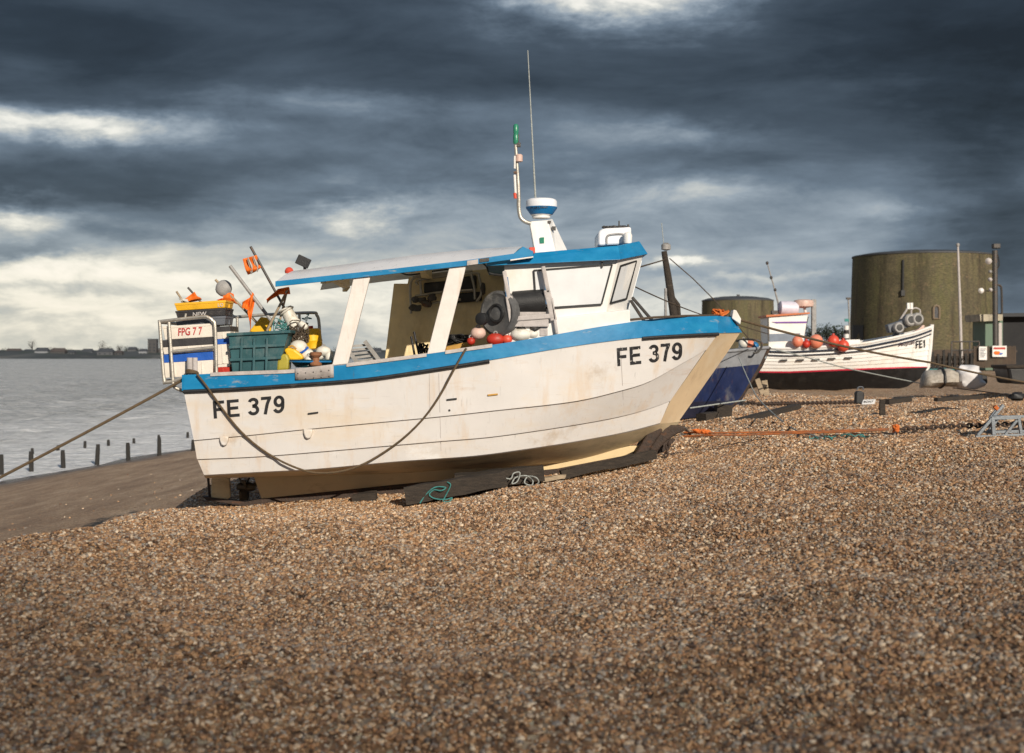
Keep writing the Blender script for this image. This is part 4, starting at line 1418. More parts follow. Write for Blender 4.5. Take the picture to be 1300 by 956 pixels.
MB().tube(smooth_curve([W(366, 441, 17.15), W(371, 439, 17.15), W(376, 443, 17.15)], 3), .012, 6).build('can_handle', M['ochre'], o)
o = thing('basin', W(396, 466, 17.1), 'shallow teal basin on the stern deck beside the rusty bollard', 'basin')
MB().lathe([(.20, -.05), (.27, .03), (.285, .04), (.27, .045), (.20, -.03)], W(397, 461, 17.15), n=28).build('basin_body', M['teal'], o, smooth=40)
MB().torus(W(397, 459, 17.15), .285, .012, n=28, m=6).build('basin_rim', M['brandblue'], o)
for k, (x, y, r_, s) in enumerate(((390, 450, .075, (1.1, 1, 1)), (411, 446, .08, (1.2, 1, .8)), (418, 453, .065, (.8, 1, 1.2)), (404, 452, .06, (1.2, 1, .9)), (392, 458, .05, (1, .8, 1.3)))):
    lab = ['white buoy in the teal basin, left of the rusty bollard', 'oval white buoy at the top of the heap by the canopy post', 'white buoy touching the foot of the first canopy post', 'small white buoy half hidden behind the rusty bollard', 'narrow white buoy hanging low in front of the basin'][k]
    c = W(x, y, 17.25 if k != 4 else 16.95)
    o = thing('buoy', c, lab, 'buoy', 'white buoys around the basin')
    MB().ball(c, r_, s, 16, .08, k).build('buoy_body', M['float'], o)
    MB().torus(c + Vector((0, -.01, r_ * s[2])), .018, .008, (0, 1, 0), 10, 6).build('buoy_eye', M['grey'], o)
# slatted bench and gear in the shelter
o = thing('ladder', W(460, 463, 18.6), 'short grey slatted ladder lying in the open shelter', 'ladder')
for a, b in (((437, 438), (455, 462)), ((463, 433), (482, 458))):
    MB().bar(W(*a, 18.4), W(*b, 18.4), .04, .05).build('ladder_rail', M['grey'], o, smooth=0)
for k in range(5):
    u = k / 4
    MB().bar(W(438 + 16 * u, 440 + 19 * u, 18.45), W(466 + 15 * u, 438 + 17 * u, 18.45), .03, .03).build('rung', M['grey'], o, smooth=0)
mb = MB()
mb = MB().tube([W(522, 427, 17.6), W(527, 455, 17.6)], .014, 8)
single('rod', mb, M['black'], W(527, 455, 17.6), 'black rod standing by the pillar, left one of two', 'rod', 'pair of black rods in the shelter')
mb = MB().tube([W(525.5, 421, 17.6), W(533, 455, 17.6)], .014, 8)
single('rod', mb, M['black'], W(533, 455, 17.6), 'black rod standing by the pillar, right one of two', 'rod', 'pair of black rods in the shelter')
mb = MB()
pts = [W(531 + 14 * rr.random(), 436 + 16 * rr.random(), 17.5 + .2 * rr.random()) for k in range(46)]
mb.tube(smooth_curve(pts, 4), .008, 5)
single('net_heap', mb, M['black'], W(537, 452, 17.6), 'small heap of black netting beside the two rods', 'net')
single('tub', MB().prism([W(x, y, 17.2) for x, y in [(564, 452), (566, 440), (597, 433), (600, 447)]], (0, .35, 0)), M['ochre'], W(580, 450, 17.3), 'ochre tub under black net behind the second pillar', 'tub', bevel=.015, smooth=0)
mb = MB()
pts = [W(566 + 36 * rr.random(), 437 - 12 * rr.random() ** 1.5 - .12 * k * 0, 17.2 + .3 * rr.random()) for k in range(90)]
mb.tube(smooth_curve(pts, 4), .009, 5)
single('net_heap', mb, M['black'], W(585, 438, 17.3), 'black netting piled over the ochre tub', 'net')
for k, (x, y, r_, s, m_, lab) in enumerate(((607, 423, .085, (1.1, 1, .9), 'pink', 'faded pink buoy beside the hauler disc'), (629, 431, .085, (1.3, 1, .9), 'red', 'red buoy lying below the hauler disc'),
                                            (644, 431, .06, (1.1, 1, 1), 'redbuoy', 'small red buoy by the hauler foot'), (661, 425, .10, (1.3, 1, .8), 'float', 'white oval buoy under the black hauler drum'),
                                            (598, 433, .05, (1, 1, 1), 'red', 'dark red buoy next to the black netting'), (676, 424, .06, (1.3, 1, .9), 'float', 'little white buoy next to the wheelhouse foot'))):
    c = W(x, y, 17.0)
    o = thing('buoy', c, lab, 'buoy', 'buoys on the side deck under the hauler')
    MB().ball(c, r_, s, 18, .06, k).build('buoy_body', M[m_], o)
    MB().torus(c + Vector((.0, -.02, r_ * s[2])), .02, .009, (0, 1, 0), 10, 6).build('buoy_eye', M['grey'], o)
mb = MB()
pts = [W(905 + 20 * rr.random(), 402 - 9 * rr.random(), 17.7 + .25 * rr.random()) for k in range(60)]
mb.tube(smooth_curve(pts, 4), .014, 6)
single('rope_coil', mb, M['orangerope'], W(914, 403, 17.8), 'bright orange rope heaped on the foredeck of the big boat', 'rope')


# ------------------------------------------------------------------ ropes and chain
def sag(a, b, s, n_=24):
    return [a.lerp(b, k / n_) + Vector((0, 0, -4 * s * (k / n_) * (1 - k / n_))) for k in range(n_ + 1)]


def rope(label, pts, r_, m_, cat='rope', origin=None, name='rope', group=None):
    return single(name, MB().tube(pts, r_, 8), M[m_], origin or pts[0], label, cat, group)


a = W(240, 478, 16.95)
bx = -11.0
b = Vector((bx, 16.1, gz(bx, 16.1) - .05))
p0 = W(0, 603, 16.45)
dirv = (p0 - a)
b = a + dirv * 1.62
rope('taut brown mooring rope running from the stern down to the beach', sag(a, b, .03), .017, 'brownrope')
mb = MB().torus(W(244, 474, 16.95), .06, .02, (0, .3, 1), 20, 8).torus(W(244, 472, 16.95), .062, .018, (.2, .2, 1), 20, 8)
single('rope_turns', mb, M['brownrope'], W(244, 474, 16.95), 'turns of brown rope round the bitt at the stern corner', 'rope')
lp_ = [(250, 475), (262, 490), (283, 520), (305, 547), (330, 569), (358, 586), (385, 597), (405, 600.5), (430, 599), (455, 592), (480, 579), (510, 558), (537, 532), (558, 503), (576, 470), (592, 442)]
pts = []
for x, y in smooth_curve([Vector((x, y, 0)) for x, y in lp_], 3) and [(v.x, v.y) for v in smooth_curve([Vector((x, y, 0)) for x, y in lp_], 3)]:
    if y < 502 and x < 300:
        pts.append(W(x, y, 16.76))
    elif y < 486:
        pts.append(W(x, y, 16.65))
    else:
        pts.append(on_hull(x, y, .045) if y < 585 else W(x, y, 16.85))
rope('brown rope hanging in a long loop against the white hull', pts, .0125, 'brownrope')
gp = [(711, 423.5), (722, 420), (740, 417.5), (752, 412), (800, 407), (830, 404), (870, 402), (905, 401.5), (922, 401)]
rope('thin dark rope lying along the top of the blue gunwale to bow', [W(x, y - 1, 17.0 if x < 850 else 17.0 + (x - 850) / 72 * .9) for x, y in gp], .014, 'darkrope')
a = W(920, 400.5, 17.95)
b = W(1180, 460, 21.5)
c = W(1330, 490, 24)
rope('long tan mooring rope from the bow to the right', sag(a, b, .05) + sag(b, c, .02)[1:], .016, 'brownrope')
# ground tackle at the bow
G = lambda x, y, dz=0.0: Vector((x, y, gz(x, y) + dz))


def gpx(px, d, dz=0.0):
    x = (px - CX) * d / F
    return G(x, d, dz)


pts = [W(868, 549, 17.9)] + [W(x, y, 17.7 + k * .05) for k, (x, y) in enumerate([(905, 549.5), (950, 549), (1010, 548), (1075, 546.5), (1128, 544.5)])]
rope('taut orange rope from the stem foot along the shingle, upper strand', pts, .012, 'rustrope', group='pair of orange mooring strands')
pts = [W(868, 554, 17.8)] + [W(x, y, 17.55 + k * .05) for k, (x, y) in enumerate([(905, 552.5), (950, 552), (1010, 550), (1075, 548), (1128, 545.5)])]
rope('orange rope from the stem foot along the shingle, lower strand', pts, .012, 'rustrope', group='pair of orange mooring strands')
mb = MB()
pts = [W(1137 + 7 * (rr.random() - .5), 544 + 9 * (rr.random() - .5), 17.85 + .08 * rr.random()) for k in range(34)]
mb.tube(smooth_curve(pts, 4), .017, 6)
single('rope_knot', mb, M['orangerope'], W(1137, 547, 17.9), 'frayed orange knot joining the rope to the dark chain', 'knot')


def chain(label, pts, L_, r_, name='chain'):
    pts = [Vector(p) for p in pts]
    mb = MB()
    # walk the polyline
    cur, i, k = pts[0].copy(), 1, 0
    while i < len(pts):
        v = pts[i] - cur
        if v.length < L_ * .72:
            i += 1
            continue
        dv = v.normalized()
        cc = cur + dv * L_ * .36
        side = dv.cross(Vector((0, 0, 1))).normalized()
        axv = side if k % 2 else side.cross(dv)
        rows = []
        up_ = axv.cross(dv).normalized()
        for q in range(15):
            an = 2 * math.pi * q / 14
            rad = dv * math.cos(an) * L_ * .5 + up_ * math.sin(an) * L_ * .30
            row = []
            for w_ in range(6):
                bb = 2 * math.pi * w_ / 6
                row.append(cc + rad + (rad.normalized() * math.cos(bb) + axv * math.sin(bb)) * r_)
            rows.append(row)
        mb.grid(rows, True)
        cur += dv * L_ * .72
        k += 1
    return single(name, mb, M['shoe'], pts[0], label, 'chain')


chain('rusty dark chain lying on the shingle behind the metal trestle', smooth_curve([W(1142, 544.5, 17.9), W(1165, 544, 17.95), W(1200, 541.5, 18.0), W(1245, 540, 18.1), W(1300, 538, 18.2), W(1350, 537, 18.3)], 5), .085, .013)
chain('short rusty chain hanging at the foot of the bow', [W(850, 560, 17.75), W(847, 568, 17.75), W(845, 580, 17.75)], .07, .012)
mb = MB()
pts = [W(880 + 22 * rr.random(), 548 + 5 * (rr.random() - .5), 17.7 + .15 * rr.random()) for k in range(30)]
mb.tube(smooth_curve(pts, 4), .015, 6)
single('rope_knot', mb, M['orangerope'], W(890, 550, 17.8), 'red orange rope lashing next to the stem foot', 'knot')
for px, py, d, lab in ((1085, 552, 17.6, 'scrap of teal rope on shingle in front of the orange rope'), (1045, 554, 17.4, 'scrap of teal rope at the end of a thin green line')):
    mb = MB()
    c = gpx(px, d, .02)
    pts = [c + Vector(((k - 6) * .03 + rr.uniform(-.05, .05), rr.uniform(-.07, .07), rr.uniform(0, .06))) for k in range(13)]
    mb.tube(smooth_curve(pts, 4), .008, 6)
    single('rope_scrap', mb, M['tealrope'], c, lab, 'rope')


# ------------------------------------------------------------------ timbers under the boat
def timber(name, label, a, b, w_, h_, m_='wood', cat='timber', group=None, up=(0, 0, 1), seed=0):
    a, b = Vector(a), Vector(b)
    dv = (b - a).normalized()
    s = dv.cross(Vector(up)).normalized()
    u = s.cross(dv)
    rows = []
    n_ = 14
    for k in range(n_ + 1):
        p = a.lerp(b, k / n_)
        row = []
        for (x, y) in ((-1, -1), (0, -1.02), (1, -1), (1, 0), (1, 1), (0, 1.02), (-1, 1), (-1, 0)):
            q = p + s * x * w_ / 2 + u * y * h_ / 2
            q += (s * noise.noise(q * 4 + Vector((seed, 0, 0))) + u * noise.noise(q * 5 + Vector((0, seed, 3)))) * .022 * min(1, w_ / .1)
            row.append(q)
        rows.append(row)
    mb = MB().grid(rows, True)
    mb.f += [tuple(range(8)), tuple(range(n_ * 8 + 7, n_ * 8 - 1, -1))]
    return single(name, mb, M[m_], a, label, cat, group, smooth=30)


timber('timber', 'thick black baulk with rope ends, largest timber before the keel', W(514, 629, 16.85), W(642, 607, 16.95), .24, .19, seed=1)
timber('timber', 'dark baulk lying behind the largest one, under the hull', W(578, 612, 17.2), W(690, 600, 17.25), .26, .19, seed=2)
timber('timber', 'long thin pale plank along the shingle before the black baulks', W(602, 634, 16.65), W(690, 618, 16.75), .12, .045, 'palewood', 'plank', seed=3)
timber('timber', 'dark weathered timber right of the baulks, under the forward keel', W(712, 602, 17.35), W(832, 577, 17.5), .16, .10, seed=4)
timber('timber', 'pale broken plank end poking out between baulk and keel', W(686, 609, 17.3), W(722, 604, 17.35), .12, .05, 'palewood', 'plank', seed=5)
timber('timber', 'short black block beneath the keel at the middle', W(448, 633, 17.6), W(478, 629, 17.6), .22, .10, seed=6)
for k, (path, lab) in enumerate(((((533, 639), (539, 630), (548, 621), (556, 618), (566, 619), (560, 623), (551, 622), (545, 628), (552, 633), (566, 634), (574, 632), (570, 637), (563, 636), (566, 629), (572, 616), (568, 612)), 'teal rope tangled on the left end of the black baulk'),
                                 (((636, 605), (648, 608), (652, 601), (660, 600), (657, 611), (650, 614), (655, 606), (668, 604), (676, 609), (675, 616), (666, 613), (670, 605), (680, 606), (684, 612), (678, 617)), 'thin pale green rope curled on the right baulk'))):
    mb = MB()
    pts = [W(x, y, 16.72 + .05 * rr.random() if k == 0 else 16.95 + .08 * rr.random()) for x, y in path]
    mb.tube(smooth_curve(pts, 5), .008, 6)
    single('rope_scrap', mb, M['tealrope' if k == 0 else 'palerope'], pts[0], lab, 'rope')


# ------------------------------------------------------------------ the blue boat behind
def loft_boat(root, stations, mats, names, yc):
    """stations: list of lists of (x, halfbeam, z) from top to keel; one mesh per band between rows"""
    for bi_, (r0, r1, m_, nm) in enumerate(mats):
        rows = [[Vector((s[k][0], yc - s[k][1], s[k][2])) for k in range(r0, r1 + 1)] for s in stations]
        mb = MB().grid(rows).grid([[Vector((p.x, 2 * yc - p.y, p.z)) for p in r] for r in rows])
        s = stations[0]
        q = [Vector((s[k][0], yc - s[k][1], s[k][2])) for k in range(r0, r1 + 1)]
        n0 = len(mb.v)
        mb.v += q + [Vector((p.x, 2 * yc - p.y, p.z)) for p in reversed(q)]
        mb.f.append(tuple(range(n0, len(mb.v))))
        yield mb.build(nm, m_, root, smooth=40)


d = 30.0
yb = d
bb = thing('fishing_boat', Vector((2.5, yb, .5)), 'blue and grey boat behind the bow of the large white one', 'boat')
bluehull = mat('worn_blue_hull', (0.010, 0.020, 0.075), 0.5, var=0.3, vs=3, bump=.15, stains=[((.15, .15, .16), .92, (.9, .9, .22), .47, .53), (RUST, .7, (3.5, 3, .9), .60, .78), (GRIME, .5, (6, 6, 1), .55, .75)])
greyhull = mat('worn_grey_hull', (0.24, 0.25, 0.27), 0.55, var=0.2, vs=4, bump=.15, stains=[(RUST, .8, (3, 3, .7), .60, .75), (GRIME, .6, (5, 5, 2), .5, .75)])
darkbottom = mat('dark_bottom', (0.018, 0.02, 0.045), 0.6, var=0.4, vs=4, bump=.2, stains=[(RUST, .5, (3, 3, 3), .6, .75)])
sts = []
for k in range(15):
    t = k / 14
    hb = 1.15 * (1 - t ** 3.2) + .03
    fl_ = 1 - .35 * t ** 2
    xs_ = [-1.2 + t * (6.6 - .0), -1.2 + t * 6.45, -1.2 + t * 6.05, -1.2 + t * 5.75, -1.2 + t * 5.2]
    tops = interp([(0, 1.72), (.5, 1.74), (1, 2.02)], t)
    zz = [tops, tops - .34, interp([(0, .78), (1, .92)], t), interp([(0, .52), (.8, .50), (1, .66)], t), interp([(0, .40), (.8, .42), (1, .60)], t)]
    hh = [hb, hb * (.97 - .1 * t), hb * (.85 - .3 * t), hb * (.5 - .2 * t) + .01, .04]
    sts.append([(x, h_, z) for x, h_, z in zip(xs_, hh, zz)])
ps = list(loft_boat(bb, sts, [(0, 1, greyhull, 'topside'), (1, 2, bluehull, 'hull'), (2, 4, darkbottom, 'hull_bottom')], None, yb))
mb = MB()
for s in (1, -1):
    pts = [Vector((st[0][0], yb - s * (st[0][1] + .01), st[0][2] + .01)) for st in sts]
    mb.tube(pts, .035, 8)
rl = MB().tube([Vector((st[0][0], yb - (st[0][1] + .01), st[0][2] + .01)) for st in sts] + [Vector((st[0][0], yb + (st[0][1] + .01), st[0][2] + .01)) for st in reversed(sts)], .035, 8)
rl.build('gunwale', greyhull, bb)
rows = [[Vector((st[0][0] - .02, yb - st[0][1] + .05, st[0][2] - .02)), Vector((st[0][0] - .05, yb - st[0][1] * .8 + .08, st[0][2] - .22)), Vector((st[0][0] - .05, yb + st[0][1] * .8 - .08, st[0][2] - .22)), Vector((st[0][0] - .02, yb + st[0][1] - .05, st[0][2] - .02))] for st in sts]
MB().grid(rows).build('inner_deck', mat('pale_blue_inside', (.42, .50, .55), .5, var=.15), bb, smooth=0)
MB().tube([Vector((sts[-1][4][0] - 3, yb, .40)), Vector((sts[-1][4][0] - .6, yb, .43)), Vector((sts[-1][3][0] - .12, yb, .62)), Vector((sts[-1][2][0] - .05, yb, .95)), Vector((sts[-1][1][0], yb, 1.66)), Vector((sts[-1][0][0] + .02, yb, 2.05))], .05, 8).build('stem_band', M['shoe'], bb)
MB().tube(smooth_curve([W(956, 448, 29.6), W(962, 447, 29.6), W(967, 440, 29.6), (W(966, 434, 29.6)), W(958, 431.5, 29.6), W(945, 431, 29.8), W(935, 433, 30)], 4), .022, 8).build('bow_rail', M['darkmetal'], bb)
wh = MB().prism([Vector((-1.0, yb - .8, 1.4)), Vector((.9, yb - .8, 1.5)), Vector((1.05, yb - .8, 2.3)), Vector((-1.0, yb - .8, 2.3))], (0, 1.6, 0))
wh.build('cuddy', M['white'], bb, smooth=0, bevel=.02)
MB().tube([W(875, 409, yb) + Vector((0, 0, -.7)), W(856, 404, yb), W(848, 350, yb), W(843, 319, yb)], [.09, .09, .075, .06], 10).build('mast', M['wood'], bb)
MB().tube([W(845, 402, yb - .1), W(845, 366, yb - .1)], .03, 8).build('mast_fitting', M['grey'], bb)
mx_ = MB().tube([W(862, 404, yb), W(861, 387, yb), W(855, 379, yb)], .045, 8)
mx_.build('gallows_post', M['wood'], bb)
MB().lathe([(.03, 0), (.10, .02), (.10, .12), (.05, .16)], W(845.5, 318, yb), n=12).build('mast_light', M['grey'], bb)
MB().tube([W(843, 315, yb), W(840, 283, yb)], .008, 6).build('whip_antenna', M['palerope'], bb)
for k, (x, y, r_, m_, lab) in enumerate(((952, 437.5, .10, 'pinkbuoy', 'small pink buoy on the deck of the blue boat'), (958, 439, .09, 'brandblue', 'small blue buoy at the bow of the blue boat'), (944, 436, .11, 'float', 'small white buoy on the deck of the blue boat'))):
    c = W(x, y, 29.9)
    o = thing('buoy', c, lab, 'buoy', 'buoys on the blue boat')
    MB().ball(c, r_, (1, 1, .95), 14, .06, k).build('buoy_body', M[m_], o)
    MB().torus(c + Vector((0, 0, r_)), .02, .008, (0, 1, 0), 8, 5).build('buoy_eye', M['grey'], o)
rope('thin dark stay from the brown mast sloping down to the right', [W(850, 328, yb), W(880, 354, yb + .3), W(906, 380, yb + .8), W(935, 412, yb + .3), W(958, 438, yb - .2)], .012, 'darkrope')
rope('dark line from the brown mast to the wheelhouse roof', [W(843, 330, yb), W(828, 334.5, 26), W(812, 339, 22)], .014, 'darkrope')
rope('dark line sloping down from the wheelhouse front over the bow', sag(W(806, 364, 17.8), W(935, 412, 26), .05) + [W(975, 424, 29)], .009, 'darkrope')
pts = [W(938, 454, 29.2), W(950, 482, 28), W(962, 505, 26.5), W(985, 528, 22), W(1010, 546, 18.6), W(1030, 552, 17.6), W(1044, 556, 17.3)]
rope('thin green line from the blue bow down to the shingle', smooth_curve(pts, 5), .011, 'palerope')
rope('pale line tied across the bottom of the blue hull', [W(947, 508, 29.6), W(915, 512.5, 28.85), W(876, 518, 28.7)], .014, 'palerope')
chain('dark chain from the blue boat stretched along the shingle', [W(950, 510, 29.4), W(962, 513, 29.5), W(1010, 512, 31), W(1068, 511, 32), W(1110, 509, 33)], .11, .018)
timber('timber', 'dark squared block holding up the blue hull', gpx(908, 29.4, .12), gpx(927, 29.4, .13), .5, .36, cat='block', seed=7)
timber('timber', 'low dark timber at left of the block under the blue hull', gpx(890, 28.6, .06), gpx(906, 28.8, .06), .3, .18, cat='block', seed=8)
timber('timber', 'long dark plank slanting over the shingle right of the blue boat', W(939, 534, 27.0), W(1012, 516, 30.5), .18, .10, cat='plank', seed=9)
timber('timber', 'small dark timber by the end of the slanting plank', gpx(941, 26.4, .04), gpx(950, 26.4, .05), .2, .10, cat='timber', seed=10)
mb = MB()
for k in range(2):
    pass
o = thing('trestle', gpx(965, 36, 0), 'pale wooden trestle leg between the blue boat and black hull', 'trestle')
MB().bar(W(961, 481, 36), W(968, 500, 36), .12, .12).build('leg', M['palewood'], o, smooth=0)
MB().bar(W(970, 483, 36.2), W(973, 502, 36.2), .14, .14).build('leg', M['palewood'], o, smooth=0)
MB().bar(W(964, 489, 36.1), W(973, 491, 36.1), .1, .1).build('crossbar', M['wood'], o, smooth=0)

# ------------------------------------------------------------------ the white clinker boat
d = 50.0
yw = d
S_ = d / F
cl = thing('fishing_boat', W(1080, 492, d), 'white clinker boat with black bottom and red waterline, number FE1 at its bow', 'boat')
clwhite = mat('clinker_white', (.78, .76, .73), .45, var=.06, vs=3, bump=.05, stains=[(CREAM, .5, (1.5, 1, 2), .5, .78), (GRIME, .4, (4, 4, 1), .6, .8), (RUST, .5, (2, 2, .6), .68, .8)])
clblack = mat('black_tar_bottom', (.008, .008, .009), .5, var=.4, vs=4, bump=.2, stains=[((.05, .045, .04), .6, (2, 2, 3), .52, .72)])
sheer = [(950, 441), (1000, 443), (1060, 440), (1100, 436), (1140, 428), (1165, 422), (1182, 415.5)]
redl = [(950, 471), (1000, 471.5), (1060, 469), (1110, 467), (1150, 465.5), (1179, 465.5)]
keel = [(950, 500), (985, 504), (1050, 503), (1110, 499), (1150, 492), (1172, 478)]
NS = 22
sts = []
NP = 7
for k in range(NS + 1):
    t = k / NS
    hb = 1.25 * (1 - max(0, (t - .35) / .65) ** 2.6) * (.82 + .18 * min(1, t / .3)) + .03
    st = []
    pxs = 950 + t * (1182 - 950)
    top, rd, kl = at_t(sheer, t), at_t(redl, t), at_t(keel, t)
    for j in range(NP + 1):
        v = j / NP
        x, y = top[0] + (rd[0] - top[0]) * v, top[1] + (rd[1] - top[1]) * v
        h_ = hb * (1 - .22 * v ** 2 - .35 * t ** 3 * v)
        p = W(x, y, d - h_)
        st.append((p.x, h_, p.z))
        if 0 < j < NP:
            st.append((p.x, h_ - .03, p.z + .002))
    for v in (.06, .5, 1.0):
        x, y = rd[0] + (kl[0] - rd[0]) * v, rd[1] + (kl[1] - rd[1]) * v
        h_ = hb * (.75 - .35 * t ** 3) * (1 - v) ** .7 + .05
        p = W(x, y, d - h_)
        st.append((p.x, h_, p.z))
    sts.append(st)
nT = 2 * NP
ps = list(loft_boat(cl, sts, [(0, nT - 1, clwhite, 'hull'), (nT - 1, nT, mat('red_waterline', (.50, .02, .05), .5), 'waterline'), (nT, nT + 2, clblack, 'hull_bottom')], None, yw))
clhull = ps[0]
cl_bvh = BVHTree.FromPolygons([v.co + ABS[cl.name] for v in clhull.data.vertices], [tuple(p.vertices) for p in clhull.data.polygons])


def on_cl(px, py, lift=.06):
    o = Vector((0, 0, CZ))
    dr = (W(px, py, 10) - o).normalized()
    hit, _, _, _ = cl_bvh.ray_cast(o, dr)
    return (hit if hit is not None else W(px, py, 49.5)) - dr * lift


navy = mat('dark_blue_trim', (.02, .03, .05), .5)
for yo in (4.0, 8.5):
    pts = [Vector((p[0][0], yw - p[0][1] - .025, p[0][2] - yo * S_)) for p in sts]
    MB().tube(pts, .035 if yo < 5 else .022, 6).build('trim_band', navy, clhull)
for s in (-1, 1):
    pts = [Vector((p[0][0], yw + s * p[0][1], p[0][2] + .01)) for p in sts]
    MB().tube(pts, .05, 6).build('gunwale', clwhite, cl)
MB().tube([W(1171, 476, yw), W(1178, 466, yw), W(1181, 440, yw), W(1183, 412, yw)], .075, 8).build('stem_post', clwhite, cl)
rows = [[Vector((p[0][0], yw - p[0][1] + .05, p[0][2] - .25)), Vector((p[0][0], yw + p[0][1] - .05, p[0][2] - .25))] for p in sts]
MB().grid(rows).build('deck', M['grey'], cl, smooth=0)
MB().prism([W(x, y, yw - 1.05) for x, y in [(976, 446), (976, 434), (1030, 432), (1092, 431), (1092, 440), (1030, 446)]], (0, .06, 0)).build('washboard', clwhite, cl, smooth=0)
for x, y in ((995, 457.5), (1016, 457.2), (1036, 456.5), (1056, 455.5), (1077, 454.5)):
    a, b = on_cl(x - 4.5, y), on_cl(x + 4.5, y - .3)
    MB().bar(a, b, .06, .055).build('scupper', M['seal'], clhull, smooth=0)
lettering('boat_name', 'Mizpah', [(1141, 441.5), (1161.5, 438.2), (1161.5, 431.5), (1141, 435)], mat('name_lettering', (.10, .05, .05), .5, bump=0), clhull, on_cl, shear=.35, offset=.004)
lettering('registration_number', 'FE1', [(1163, 442.6), (1174.5, 441), (1174.5, 431.2), (1163, 432.6)], M['letter'], clhull, on_cl, stencil=True)
# its wheelhouse
dw = yw - .75
p = [W(x, y, dw) for x, y in [(976, 436), (974.5, 403), (1026, 400), (1020, 434)]]
ch = MB().prism(p, (0, 1.5, 0)).build('wheelhouse', clwhite, cl, smooth=0, bevel=.03)
MB().prism([W(x, y, dw - .02) for x, y in [(977, 434.5), (976.5, 424), (1016, 423), (1015, 433)]], (0, .03, 0)).build('lower_panel', mat('grey_blue_panel', (.17, .20, .25), .5), ch, smooth=0)
MB().prism([W(x, y, dw - .03) for x, y in [(980, 408.6), (1024.5, 408), (1024, 410), (986, 410.3)]], (0, .03, 0)).build('purple_stripe', mat('purple_paint', (.16, .05, .30), .5), ch, smooth=0)
MB().prism([W(x, y, dw - .08) for x, y in [(973, 402.5), (1028, 398.5), (1028, 396.3), (973, 400)]], (0, 1.66, 0)).build('roof', mat('orange_trim', (.50, .14, .04), .5), cl, smooth=0)
MB().prism([W(x, y, dw - .02) for x, y in [(975.2, 436), (974.3, 402), (976.2, 402), (977, 436)]], (0, .05, 0)).build('corner_post', M['darkmetal'], ch, smooth=0)
p = [W(1026, 402, dw + .15), W(1021, 424, dw + .15)]
MB().prism([p[0], p[1], p[1] + Vector((.02, 1.2, 0)), p[0] + Vector((.02, 1.2, 0))], (.02, 0, 0)).build('window', M['seal'], ch, smooth=0)
MB().box(W(1033, 408, yw), (.16, .16, 1.55)).build('mast_post', M['grey'], cl, smooth=0, bevel=.02)
MB().lathe([(.12, 0), (.34, .05), (.36, .15), (.33, .26), (.2, .30)], W(1020, 391, yw), n=20).build('radar_dome', M['pink'], cl, smooth=50)
MB().tube([W(1023, 398, yw), W(1021, 390, yw)], .05, 8).build('radar_post', M['white'], cl)
mb = MB()
MB().lathe([(.14, -.35), (.24, -.3), (.26, 0), (.24, .3), (.14, .35)], W(1001, 391.5, yw - .1), (1, .1, -.05), 16).build('roof_canister', mat('lilac_canister', (.62, .58, .66), .45, var=.1), cl)
MB().box(W(992, 396.5, yw), (.7, .3, .12)).build('canister_cradle', M['darkmetal'], cl, smooth=0)
MB().tube([W(989.5, 397, yw), W(989.5, 385, yw)], .07, 8).build('exhaust', M['cap'], cl)
MB().tube([W(988, 385, yw), W(982, 362, yw), W(974, 334, yw)], [.035, .028, .02], 6).build('whip_antenna', M['grey'], cl)
for x, y in ((974, 334), (979, 352.5), (984, 368)):
    MB().ball(W(x, y, yw), .055, (1, 1, 1.2), 8).build('antenna_lamp', M['darkmetal'], cl)
for k, (x, y, r_, m_, lab) in enumerate(((1012.5, 433.5, .19, 'pinkbuoy', 'salmon buoy nearest the wheelhouse of the clinker boat'), (1023.5, 437, .135, 'red', 'dark red buoy, smallest on the clinker boat rail'), (1036, 433.5, .235, 'pinkbuoy', 'large salmon buoy, third along the clinker boat rail'),
                                         (1058, 433, .20, 'redbuoy', 'bright red buoy, fourth along the clinker boat rail'), (1070.5, 439, .205, 'redbuoy', 'bright red buoy nearest the bow, hanging over the clinker boat rail'))):
    c = W(x, y, yw - 1.4)
    o = thing('buoy', c, lab, 'buoy', 'red buoys along the clinker boat rail')
    MB().ball(c, r_, (1, 1, 1.05), 20).build('buoy_body', M[m_], o)
    MB().lathe([(.05, 0), (.045, .06), (0, .07)], c + Vector((0, 0, r_)), n=10).build('buoy_eye', M['seal'] if k == 2 else M['red'], o)
# hauler at its bow
hb_ = MB().bar(W(1126, 418, yw - .3), W(1158, 408, yw - .3), .4, .30)
hb_.bar(W(1138, 428, yw - .3), W(1140, 415, yw - .3), .25, .25)
hh_ = hb_.build('line_hauler', M['crategrey'], cl, smooth=0, bevel=.04)
for x, y, r_ in ((1137, 417, .20), (1152, 407, .22), (1161, 406, .22)):
    dr = MB().lathe([(r_ * .5, 0), (r_, .02), (r_, .25), (r_ * .8, .3)], W(x, y, yw - .35), (.2, -1, .1), 18).build('hauler_drum', M['grey'], hh_, smooth=40)
    MB().lathe([(.0, .301), (r_ * .55, .302), (r_ * .55, .32), (0, .325)], W(x, y, yw - .35), (.2, -1, .1), 16).build('drum_hole', M['seal'], dr)
MB().tube([W(1140, 410, yw), W(1150, 395, yw), W(1154, 388, yw)], .035, 6).tube(smooth_curve([W(1158, 405, yw), W(1157, 394, yw), W(1162, 391, yw), W(1168, 394, yw), W(1167, 402, yw)], 4), .028, 6).build('hauler_hoop', M['cap'], hh_)
MB().box(W(1153, 388.5, yw), (.09, .1, .22)).box(W(1157, 388.5, yw), (.09, .1, .22)).build('deck_lamp', M['white'], hh_, smooth=0)
MB().prism([W(x, y, yw) for x, y in [(1160, 421), (1166, 418), (1172, 412.5), (1174, 413.5), (1172, 419)]], (0, .2, 0)).build('bow_chock', M['pink'], cl, smooth=0)
